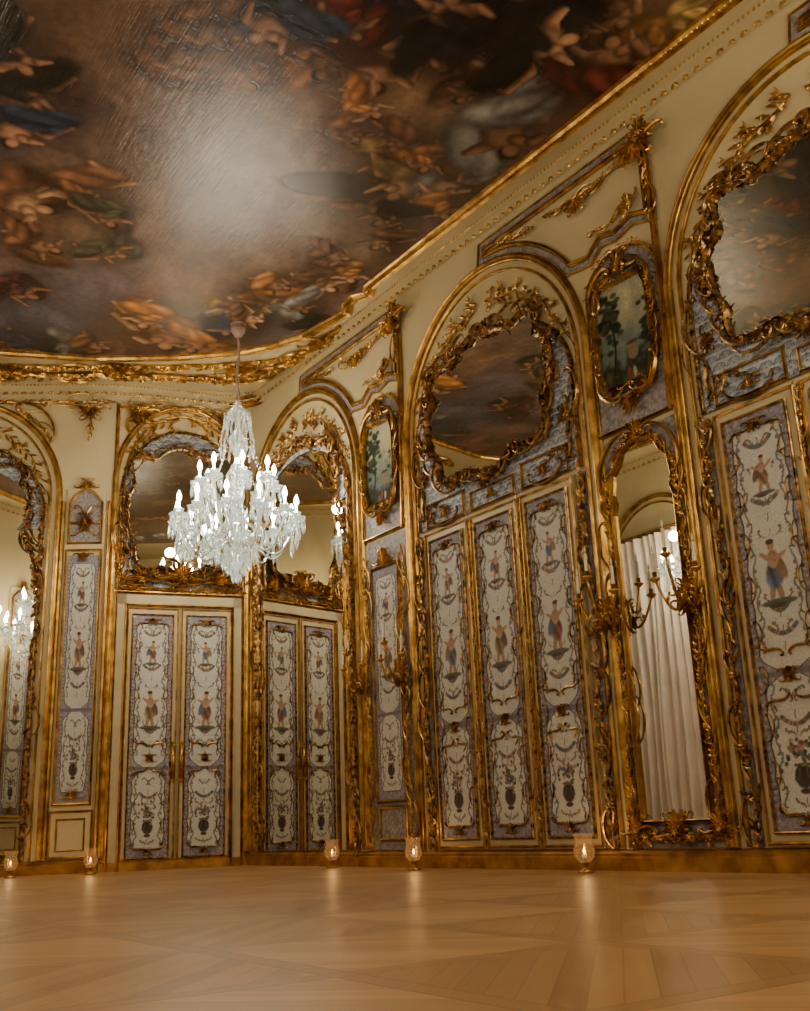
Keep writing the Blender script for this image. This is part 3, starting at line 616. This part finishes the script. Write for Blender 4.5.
box(mb,-DW,DW,-.05,0,3.3,3.45,0)
mould(mb,[(-DW,0),(-DW,3.46),(DW,3.46),(DW,0)],[(o,d+.03) for o,d in prof(.05,.05)],False,1)
mould(mb,[(-DW+.14,0),(-DW+.14,3.3),(DW-.14,3.3),(DW-.14,0)],[(o,d+.03) for o,d in prof(.04,.05)],False,1)
link("door_frame",mesh_of("door_frame",mb,[creamd,gold],False),None,e)
door_leaf(e,-.69,.68,.05,3.27,1.3,1,handle=-.055); door_leaf(e,.01,.68,.05,3.27,1.3,2,handle=.055)
def pilaster(M,c,w,seed):
    e=thing("pilaster_panel","narrow wall panel with mauve damask and painted arabesques in gilded frame","wall panel",M@TR(c,0,.17))
    mb=MB(); box(mb,-w/2,w/2,-.03,-.002,0,4.7,0)
    mould(mb,rect(-w/2,w/2,0.02,.55),[(o,d+.02) for o,d in prof(.03,.03)],True,1); mould(mb,rect(-w*.33,w*.33,.1,.46),[(o,d+.02) for o,d in prof(.022,.03)],True,1)
    link("panel_backing",mesh_of("panel_backing",mb,[cream,gold],False),None,e)
    painted_part(e,me_pn[seed%4],-w*.4,.68,w*.8,3.1,-.04)
    g=MB(); mould(g,rect(-w*.44,w*.44,.64,3.85),[(o,d+.03) for o,d in prof(.035,.04)],True)
    cp=[(-w*.42,3.95),(w*.42,3.95),(w*.42,4.5),(w*.25,4.62),(0,4.7),(-w*.25,4.62),(-w*.42,4.5)]
    fill(g,cp,-.032,1); mould(g,cp,[(o,d+.03) for o,d in prof(.03,.04)],True)
    crest(g,0,4.22,.17,y=-.05); crest(g,0,4.22,.14,-pi/2,y=-.05); scr(g,(-w*.3,4.05),(-w*.3,4.45),'C',False,.012,-.05); scr(g,(w*.3,4.05),(w*.3,4.45),'C',True,.012,-.05)
    crest(g,0,4.72,.15); crest(g,0,.72,.12,y=-.05); crest(g,0,3.8,.12,-pi/2,y=-.05)
    link("gilded_frame",gmesh("gilded_frame",g,[gold,mauve]),None,e)
pilaster(M2b,-.34,.5,1)
for u in (3.45,8.3,12.9): pilaster(ML,-(u-uL0),.6,2)
def painting(M,c,z0,z1,w,seed,group="landscape overdoor paintings"):
    hh=(z1-z0)/2; cv=Cv(w*1.1,(z1-z0)*1.1,100); ny,nx=cv.ny,cv.nx
    Y=np.linspace(0,1,ny)[:,None]*np.ones((1,nx)); n=fnoise(ny,nx,5,seed,5)
    im=mixc(np.ones((ny,nx,3))*A(92,106,98),A(176,170,132),(Y-.4)*2.2+(n-.5)); im=mixc(im,A(112,128,136),(Y-.8)*4)
    im=mixc(im,A(36,42,32),(.34-Y)*7+(n-.5)*3); im=mixc(im,A(92,80,52),(.18-Y)*5+(n-.5)*3); cv.a=im
    r=random.Random(seed); W=cv.w; Hc=cv.h
    for k in range(80):
        x=W*(.24+r.gauss(0,.11)); y=Hc*(.66+r.gauss(0,.12)); cv.disc(x,y,.04,.026,lin(*r.choice([(24,32,26),(38,46,34),(60,62,42)])),0,.6,.9)
    for k in range(36):
        x=W*(.88+r.gauss(0,.06)); y=Hc*(.46+r.gauss(0,.12)); cv.disc(x,y,.032,.022,lin(*r.choice([(30,38,30),(44,50,36)])),0,.6,.9)
    cv.stroke([(W*(.25+.06*math.sin(t*3)),Hc*(.2+.45*t)) for t in np.linspace(0,1,24)],.014,lin(38,28,22))
    cv.disc(W*.6,Hc*.32,.06,.07,lin(120,102,78),0,.2); cv.disc(W*.6,Hc*.40,.07,.018,lin(84,54,40)); cv.disc(W*.5,Hc*.17,.02,.05,lin(120,50,38)); cv.disc(W*.6,Hc*.15,.02,.05,lin(150,134,110))
    hwid=w/2; shp=[]
    for i in range(64):
        a=2*pi*i/64; ca,sa=math.cos(a),math.sin(a); shp.append((hwid*math.copysign(abs(ca)**.26,ca)*(1+.05*math.cos(4*a)),hh*math.copysign(abs(sa)**.34,sa)*(1+.06*math.cos(6*a+.4))+hh))
    e=thing("landscape_painting","landscape painting with trees in gilded rocaille frame on lilac ground","painting",M@TR(c,0,z0),group)
    b=MB(); bp=[(-.42,-.32),(.42,-.32),(.42,2*hh-.05)]+arc(0,2*hh-.05,.42,.36,0,pi,16)[1:]
    fill(b,bp,-.012,0); mould(b,bp,prof(.035,.05),True,1); link("damask_backing",mesh_of("damask_backing",b,[mauve,gold],False),None,e)
    me=cv.mesh("canvas",canvasm,'XZ',lambda X,Y:(np.abs((X-cv.w/2)/hwid/1.02)**7+np.abs((Y-cv.h/2)/hh/1.02)**6)<1.1)
    link("canvas",me,TR(-cv.w/2,-.035,hh-cv.h/2),e)
    g=MB(); rocaille(g,shp,.052,seed,-.05,shells=4)
    crest(g,0,2*hh+.08,.22); crest(g,0,-.08,.17,-pi/2); garland(g,[(p[0]*.98,p[1]) for p in bp[1:]],.09,seed+1,.1,y=-.03,scrolls=False)
    for sd in (-1,1):
        scr(g,(sd*hwid*1.05,2*hh-.2),(sd*.08,2*hh+.1),'C',sd<0,.018,-.08); scr(g,(sd*hwid*1.05,.2),(sd*.08,-.06),'C',sd>0,.018,-.08)
    link("picture_frame",gmesh("picture_frame",g,[gold]),None,e)
painting(M1,3.42,3.84,4.84,.60,21); painting(M1,7.25,3.84,4.84,.60,22)
def pier_frame_garlands(g,hw,z0,z1,seed):
    for sd in (-1,1):
        garland(g,[(sd*(hw+.02*math.sin(z*5)),z) for z in np.linspace(z0,z1,50)],.12,seed+sd,.11,y=-.05)
def pier_mirror(M,c,z0,z1,w):
    e=thing("pier_mirror","tall narrow mirror in carved gilded frame between the arches","mirror",M@TR(c,0,z0),"tall pier mirrors")
    h=z1-z0; q=w/2
    P=[(-q,0),(q,0),(q,h-.56),(q*.92,h-.48),(q*.99,h-.38),(q*.92,h-.22),(q*.7,h-.15),(q*.56,h-.05),(q*.28,h),(0,h+.03),(-q*.28,h),(-q*.56,h-.05),(-q*.7,h-.15),(-q*.92,h-.22),(-q*.99,h-.38),(-q*.92,h-.48),(-q,h-.56)]
    g=MB(); fill(g,P,-.03); link("mirror_glass",mesh_of("mirror_glass",g,[mirror],False),None,e)
    g=MB(); mould(g,P,prof(.04,.07),True); pier_frame_garlands(g,w/2+.06,-.02,h-.3,7)
    garland(g,[(p[0]*1.1,p[1]+.03) for p in P[2:]],.10,9,.1,y=-.05)
    crest(g,0,h+.04,.16); crest(g,0,-.1,.2,pi/2); garland(g,[(-w/2-.1,-.12),(w/2+.1,-.12)],.16,5,.11,y=-.05)
    for sd in (-1,1): crest(g,sd*(w/2+.06),-.08,.16); scr(g,(sd*(w/2+.06),h-.36),(sd*.08,h+.04),'C',sd<0,.018,-.07)
    link("mirror_frame",gmesh("mirror_frame",g,[gold]),None,e)
    m=MB(); box(m,-w/2-.12,w/2+.12,-.015,-.002,-z0+.17,h+.1); link("damask_backing",mesh_of("damask_backing",m,[mauve],False),None,e)
pier_mirror(M1,7.25,.36,3.36,.68); pier_mirror(M1,11.07,.36,3.36,.62); pier_mirror(ML,-(4.5-uL0),.36,3.27,.6); pier_mirror(ML,-(9.2-uL0),.36,3.27,.6)
e=thing("pilaster_panel","narrow wall panel with painted arabesques framed by gilded garlands","wall panel",M1@TR(3.42,0,.17))
mb=MB(); box(mb,-.4,.4,-.02,-.002,0,3.3,0); mould(mb,rect(-.25,.25,.1,.42),[(o,d+.02) for o,d in prof(.03,.03)],True,1); link("panel_backing",mesh_of("panel_backing",mb,[mauve,gold],False),None,e)
painted_part(e,me_pn[1],-.25,.5,.50,2.45,-.035)
g=MB(); mould(g,rect(-.27,.27,.48,2.98),[(o,d+.02) for o,d in prof(.03,.04)],True); pier_frame_garlands(g,.36,.05,3.1,31); crest(g,0,3.02,.18); link("gilded_frame",gmesh("gilded_frame",g,[gold]),None,e)
def arch_mirror(M,c,hw,zs,rz,seed,cz,lu):
    e=thing("arched_wall_mirror","floor to arch mirror edged with carved gilded foliage","mirror",M@TR(c,0,.17),"large arched wall mirrors")
    P=arch(0,hw,0,zs-.17,rz); g=MB(); fill(g,P,-.03); link("mirror_glass",mesh_of("mirror_glass",g,[mirror],False),None,e)
    w,h=2*hw,zs+rz-3.6; cvv=lattice_canvas(w,h); ez=cz-3.6
    me=cvv.mesh("lattice_field",painted,'XZ',lambda X,Y:((Y+3.6<zs)|(((X-hw)/hw)**2+((Y+3.6-zs)/rz)**2<1))&(((np.abs(X-hw)/(hw*.82))**2+((Y-ez)/(.58))**2)>1)&(Y>ez-.3))
    link("lattice_field",me,TR(-hw,-.045,3.43),e)
    g=MB(); mould(g,P,prof(.045,.07)); garland(g,P,.14,seed,.12,y=-.05)
    wv=[p for p in wavy(0,cz-.17,hw*.82,.64,seed=seed)]; rocaille(g,wv[:61],.085,seed,-.07,False,3)
    for sd in (-1,1): garland(g,[(sd*hw*.84,cz-.17),(sd*hw*.8,cz-.5),(sd*hw*.95,cz-.9),(sd*hw*.97,cz-1.3)],.15,seed+6,.1,y=-.06)
    crest(g,0,cz+.5,.2)
    link("mirror_frame",gmesh("mirror_frame",g,[goldd]),None,e); lunette(e,*lu)
arch_mirror(M1,C1,1.2,4.25,.90,51,4.45,(1.23,4.08,1.22)); arch_mirror(M2b,CL,1.1,4.55,.97,61,4.62,(1.12,4.4,1.22))
def spandrel(M,c,seed):
    mb=MB(); q=arc(c,4.42,1.58,1.56,math.radians(30),math.radians(86),18)
    P=[(c+.12,6.04),(c+2.28,6.04),(c+2.28,5.32),(c+2.1,5.38),(c+1.9,5.32),(c+1.72,5.36),(c+1.55,5.24)]+q[1:]
    mould(mb,P,prof(.045,.045),True); mould(mb,P,[(.03,.006),(.03,.014),(.085,.014),(.085,.006)],True,1); mould(mb,P,[(.085,.006),(.085,.03),(.1,.03),(.1,.006)],True,0)
    crest(mb,c+1.5,5.86,.18,-pi/2); garland(mb,[(c+1.05,5.93),(c+1.5,5.80),(c+1.98,5.93)],.11,seed,.08); crest(mb,c+2.12,5.45,.14,pi*.75); crest(mb,c+2.15,5.93,.13,-pi*.75); garland(mb,[(c+.35,5.98),(c+.9,5.88)],.1,seed+2,.08); garland(mb,[(c+1.6,5.42),(c+1.9,5.42),(c+2.1,5.5)],.09,seed+4,.08)
    gilt_thing("spandrel_ornament","gilded spandrel frame with mauve band and scrolling foliage","ornament",M@TR(0,-.008,0),mb,[gold,mauve],"gilded spandrel ornaments")
    mb=MB(); crest(mb,c+2.35,5.98,.25,-pi/2,-.08); crest(mb,c+2.35,6.01,.17,pi/2,-.08)
    mould(mb,[(c+2.34,5.9),(c+2.34,4.6),(c+2.3,3.5)],prof(.06,.05)); garland(mb,[(c+2.34,5.8),(c+2.34,5.2)],.1,seed,.1,y=-.04)
    gilt_thing("cornice_shell","gilded shell cartouche and drop under the cornice","ornament",M@TR(0,-.01,0),mb,gold,"gilded shells under the cornice")
for i,c in enumerate((C1,C2,C3)): spandrel(M1,c,70+i)
def frieze(M,xs,x0,x1,seed,cs):
    mb=MB()
    for x in xs: crest(mb,x,6.03,.24,-pi/2,-.05); garland(mb,[(x,5.9),(x,5.6)],.12,seed+1,.1,y=-.04)
    garland(mb,[(x0,6.11),(x1,6.11)],.12,seed,.12,y=-.04)
    for c,hw,zs,rz in cs:
        for sd in (-1,1):
            P=[(c+sd*hw*1.08*math.cos(math.radians(a)),zs+rz*1.06*math.sin(math.radians(a))) for a in range(34,66,4)]
            P=[p for p in P if x0<p[0]<x1]
            if len(P)>3: garland(mb,P,.12,seed+7+sd,.1,y=-.03); scr(mb,P[0],P[-1],'C',sd<0,.02,-.05)
    trim(mb,[gold],M@TR(0,-.008,0),False,label="gilded foliage frieze beneath the cornice")
frieze(M2,(-.33,-1.56),-1.72,-.32,81,[(CD,.9,4.98,1.1)]); frieze(M2b,(-.34,),-4.5,-.05,82,[(CL,1.3,4.76,1.34)])
mb=MB()
for x in (-.04,-.64): mould(mb,[(x,.16),(x,4.7)],prof(.045,.05))
trim(mb,[gold],M2b)
mb=MB()
for x in (-.03,-SEG+.02): mould(mb,[(x,.16),(x,6.1)],prof(.05,.05))
trim(mb,[gold],M2)
mb=MB()
for x in (.05,2.99,3.86,6.82,7.68,10.63): mould(mb,[(x,.16),(x,4.6)],prof(.05,.04))
trim(mb,[gold],M1,label="slim vertical gilded mouldings")
# ---------------------------------------------------------------- sconces
def sconce_meshes():
    b=MB(); crest(b,0,0,.12); crest(b,0,-.05,.12,-pi/2); back=gmesh("backplate",b,[gold])
    arms=[]
    for k,(dx,dy,dz) in enumerate(((-.17,-.10,.12),(.17,-.10,.12),(0,-.17,.24))):
        a=MB(); pts=[]
        for i in range(13):
            t=i/12; pts.append((dx*t,-.03+dy*t,-.02-.10*math.sin(pi*t)*1.1+dz*t*t))
        tube(a,pts,lambda t:.013-.004*t,6,ref=(1,0,0) if abs(dx)<.01 else (0,1,0))
        x,y,z=pts[-1]; lathe(a,[(.006,-.02),(.025,-.005),(.038,.01),(.033,.014),(.014,.016),(.016,.05),(.011,.05)],10,x,y,z)
        leaf(a,pts[4][0],pts[4][2],.08,pi/2+dx*3,.04,pts[4][1]-.01); leaf(a,pts[8][0],pts[8][2],.06,pi/2+dx*3,.03,pts[8][1]-.01)
        c=MB(); lathe(c,[(.011,0),(.011,.13),(.002,.135)],8,x,y,z+.045); lathe(c,[(.001,.135),(.009,.15),(.006,.17),(.001,.19)],6,x,y,z+.045)
        arms.append((mesh_of("candle_arm",a,[gold]),mesh_of("candle",c,[candle])))
    return back,arms
sb,sa=sconce_meshes()
for (M,u,z) in ((M1,3.04,1.95),(M1,3.80,1.95),(M1,6.83,2.0),(M1,7.67,2.0),(ML,-(4.1-uL0),2.0),(ML,-(4.9-uL0),2.0)):
    e=thing("wall_sconce","gilded three-branch candle sconce fixed to the carved mirror frame","wall sconce",M@TR(u,-.09,z)@Matrix.Scale(1.18,4),"gilded wall sconces")
    link("backplate",sb,None,e)
    for a,c in sa:
        ao=link("candle_arm",a,None,e); link("candle",c,None,ao)
# ---------------------------------------------------------------- chandelier
CHB=3.15; CHH=2.27
def chandelier():
    e=thing("chandelier","large multi-tier cut crystal chandelier with lit candle bulbs","chandelier",Matrix.Identity(4))
    s=MB(); lathe(s,[(.002,0),(.03,.03),(.05,.08),(.02,.13),(.05,.2),(.1,.3),(.13,.38),(.06,.42),(.03,.5),(.07,.6),(.1,.72),(.06,.84),(.03,.9),(.03,1.05),(.08,1.15),(.12,1.3),(.06,1.42),(.025,1.5),(.05,1.62),(.10,1.72),(.07,1.82),(.025,1.9),(.03,2.0),(.12,2.08),(.09,2.14),(.04,2.2),(.02,2.27)],16,amp=.14)
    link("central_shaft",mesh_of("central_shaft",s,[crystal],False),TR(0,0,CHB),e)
    top=ZC-CHB
    s=MB(); tube(s,[(.012*math.sin(z*9),.012*math.cos(z*9),z) for z in np.linspace(2.25,top-.1,24)],.018,8,ref=(1,0,0)); link("suspension_cord",mesh_of("suspension_cord",s,[cordm]),TR(0,0,CHB),e)
    s=MB(); lathe(s,[(.02,-.2),(.05,-.17),(.09,-.1),(.1,-.05),(.04,-.03),(.14,0)],16,0,0,top); link("ceiling_rose",mesh_of("ceiling_rose",s,[cordm]),TR(0,0,CHB),e)
    drops=MB()
    def drop(x,y,z,L,w):
        vs=[(x,y,z)]+[(x+w*math.cos(k*pi/2+.4),y+w*math.sin(k*pi/2+.4),z-L*.65) for k in range(4)]+[(x,y,z-L)]
        drops.add(vs,[(0,1+k,1+(k+1)%4) for k in range(4)]+[(5,1+(k+1)%4,1+k) for k in range(4)])
    def arm_mesh(r,z0,z1):
        a=MB(); pts=[]
        for i in range(19):
            t=i/18; pts.append((.06+(r-.06)*t,0,z0-.22*math.sin(pi*t*1.0)+(z1-z0)*t**2+.09*math.sin(2*pi*t)))
        tube(a,pts,.015,6,ref=(0,1,0))
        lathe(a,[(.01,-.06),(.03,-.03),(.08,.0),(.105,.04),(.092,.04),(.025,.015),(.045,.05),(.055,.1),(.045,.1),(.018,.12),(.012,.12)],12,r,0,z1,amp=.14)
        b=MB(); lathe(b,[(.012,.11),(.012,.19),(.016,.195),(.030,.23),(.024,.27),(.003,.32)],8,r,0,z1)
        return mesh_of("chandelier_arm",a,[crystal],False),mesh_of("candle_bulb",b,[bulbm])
    for r,z0,z1,n,off in ((.70,.52,.72,12,0),(.44,.74,1.16,8,.3)):
        A_,B_=arm_mesh(r,z0,z1)
        for k in range(n):
            a=2*pi*k/n+off; Rm=TR(0,0,CHB)@Matrix.Rotation(a,4,'Z')
            ao=link("chandelier_arm",A_,Rm,e); link("candle_bulb",B_,None,ao)
            cx,cy=r*math.cos(a),r*math.sin(a)
            for j in range(8):
                b=2*pi*j/8; drop(cx+.096*math.cos(b),cy+.096*math.sin(b),z1+.03,.19,.015)
            drop(cx,cy,z1-.08,.28,.03)
    for r,z,n,L in ((.24,.46,16,.22),(.16,.34,12,.2),(.10,.24,8,.16),(.05,.14,5,.14),(.34,.62,18,.18),(.12,1.3,10,.17),(.16,2.08,14,.2),(.2,1.72,14,.2),(.12,.9,8,.14)):
        for k in range(n):
            a=2*pi*k/n; drop(r*math.cos(a),r*math.sin(a),z,L,.017)
        tube(drops,[(r*math.cos(a),r*math.sin(a),z) for a in np.linspace(0,2*pi,30)],.006,4,ref=(0,0,1))
    for k in range(8):
        a=2*pi*k/8+.3
        for (r0,z0,r1,z1,sag) in ((.15,2.06,.2,1.74,.03),(.19,1.70,.44,1.24,.14)):
            for j in range(13):
                t=j/12; r=r0+(r1-r0)*t; z=z0+(z1-z0)*t-sag*math.sin(pi*t); drop(r*math.cos(a),r*math.sin(a),z+.02,.042,.011)
    for k in range(12):      # swags between neighbouring outer arms
        a0,a1=2*pi*k/12,2*pi*(k+1)/12
        for j in range(9):
            t=j/8; a=a0+(a1-a0)*t; drop(.66*math.cos(a),.66*math.sin(a),.72-.14*math.sin(pi*t),.04,.010)
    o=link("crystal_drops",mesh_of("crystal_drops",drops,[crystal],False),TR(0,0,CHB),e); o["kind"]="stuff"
    return e
ch=chandelier(); ch.location=(-1.98,11.94,0)
ch["label"]="lit crystal chandelier on slim cord hanging near the corner doors"; ch["group"]="crystal chandeliers"
def copy_tree(o,parent=None):
    n=o.copy(); bpy.context.collection.objects.link(n)
    if parent is not None: n.parent=parent
    for c in o.children: copy_tree(c,n)
    return n
pos=[(-5.48,8.3),tuple(room(11.8,1.3))[:2],tuple(room(11.2,5.9))[:2]]
for p in pos:
    n=copy_tree(ch); n.location=(p[0],p[1],0); n["label"]="lit multi-tier crystal chandelier hanging from the painted ceiling"
def lamp(x,y,z,en,col,r=.06):
    l=bpy.data.lights.new("lamp",'POINT'); l.energy=en; l.color=col; l.shadow_soft_size=r
    o=bpy.data.objects.new("lamp",l); o.location=(x,y,z); bpy.context.collection.objects.link(o)
warm=(1,.81,.55)
for i,p in enumerate([(-1.98,11.94)]+pos):
    n=3
    for k in range(n):
        a=2*pi*k/n+.5; lamp(p[0]+.88*math.cos(a),p[1]+.88*math.sin(a),CHB+1.05,36 if i==0 else 56,warm,.07)
    lamp(p[0],p[1],CHB+1.55 if i else CHB+1.5,36 if i==0 else 26,(1,.88,.7),.12)
# ---------------------------------------------------------------- candle holders
def holder_meshes():
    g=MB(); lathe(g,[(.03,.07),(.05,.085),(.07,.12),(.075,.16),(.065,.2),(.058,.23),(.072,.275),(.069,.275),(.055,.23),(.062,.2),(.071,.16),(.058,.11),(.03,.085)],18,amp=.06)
    b=MB(); lathe(b,[(.001,0),(.062,0),(.065,.012),(.03,.02),(.014,.035),(.02,.05),(.03,.06),(.034,.075),(.001,.078)],16)
    c=MB(); lathe(c,[(.001,.082),(.02,.082),(.02,.125),(.001,.127)],12)
    f_=MB(); lathe(f_,[(.001,.127),(.010,.143),(.007,.16),(.001,.18)],8)
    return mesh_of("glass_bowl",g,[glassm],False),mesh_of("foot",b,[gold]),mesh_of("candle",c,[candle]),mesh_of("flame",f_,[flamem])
hm=holder_meshes()
for (x,y,l) in ((1.28,8.65,"standing before the pier mirror"),(-.05,10.6,"standing by the panelled doors"),(-.93,11.95,"standing before the arched mirror"),(-3.82,12.95,"standing by the double door"),(-4.75,12.95,"standing before the arched mirror")):
    e=thing("candle_holder","glass urn candle holder with lit candle "+l,"candle holder",TR(x,y,0)@Matrix.Scale(1.05,4),"lit candle holders along the wall")
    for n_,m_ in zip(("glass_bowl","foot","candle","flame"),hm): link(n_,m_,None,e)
    lamp(x,y,.36,1.4,(1,.55,.2),.02)
# ---------------------------------------------------------------- windows and curtains on opposite wall
def LX(u): return -(u-uL0)
wn=[0]
for uc in (.95,6.3,11.0):
    wn[0]+=1; x=LX(uc)
    e=link("window_%d"%wn[0],None,ML@TR(x,0,0),kind="structure")
    g=MB(); fill(g,[(-.8,.3),(.8,.3)]+arc(0,4.3,.8,.7,0,pi,14),-.02); link("window_pane",mesh_of("window_pane",g,[night],False),None,e)
    g=MB(); mould(g,arch(0,.85,.3,4.3,.75),prof(.1,.07),mi=0)
    for xx in (-.4,0,.4): box(g,xx-.02,xx+.02,-.05,-.02,.3,4.8)
    for zz in (1.2,2.1,3.0,3.9): box(g,-.8,.8,-.05,-.02,zz-.02,zz+.02)
    link("window_frame",mesh_of("window_frame",g,[creamd],False),None,e)
    for sd in (-1,1):
        cv_=MB(); nx_=90; nz_=20; vs=[]; fs=[]
        for j in range(nz_+1):
            zf=j/nz_; z=.03+4.9*zf
            for i in range(nx_+1):
                t=i/nx_; xx=sd*(.0+1.0*t)+.03*math.sin(z*1.1+t*6); vs.append((xx,-.22-(.045+.04*(1-zf))*math.sin(t*34+.5*math.sin(z*.9))-.02*math.sin(t*15+z),z))
        for j in range(nz_):
            for i in range(nx_): a=j*(nx_+1)+i; fs.append((a,a+1,a+nx_+2,a+nx_+1))
        cv_.add(vs,fs); link("curtain",mesh_of("curtain",cv_,[curt]),ML@TR(x,0,0),label="floor length pale silk curtain hanging in deep pleats",category="curtain",group="pale curtains at the windows")
    g=MB(); tube(g,[(-1.05,-.2,4.98),(1.05,-.2,4.98)],.025,8,ref=(0,1,0)); ball(g,-1.07,-.2,4.98,.05); ball(g,1.07,-.2,4.98,.05)
    link("curtain_rod",mesh_of("curtain_rod",g,[gold]),ML@TR(x,0,0),label="gilded curtain rod above the window",category="curtain rod",group="gilded curtain rods")
    arch_trim(ML,x,1.15,4.45,1.2)
w=bpy.data.worlds.new("world"); bpy.context.scene.world=w; w.use_nodes=True; w.node_tree.nodes['Background'].inputs[0].default_value=(.05,.04,.03,1); w.node_tree.nodes['Background'].inputs[1].default_value=.2
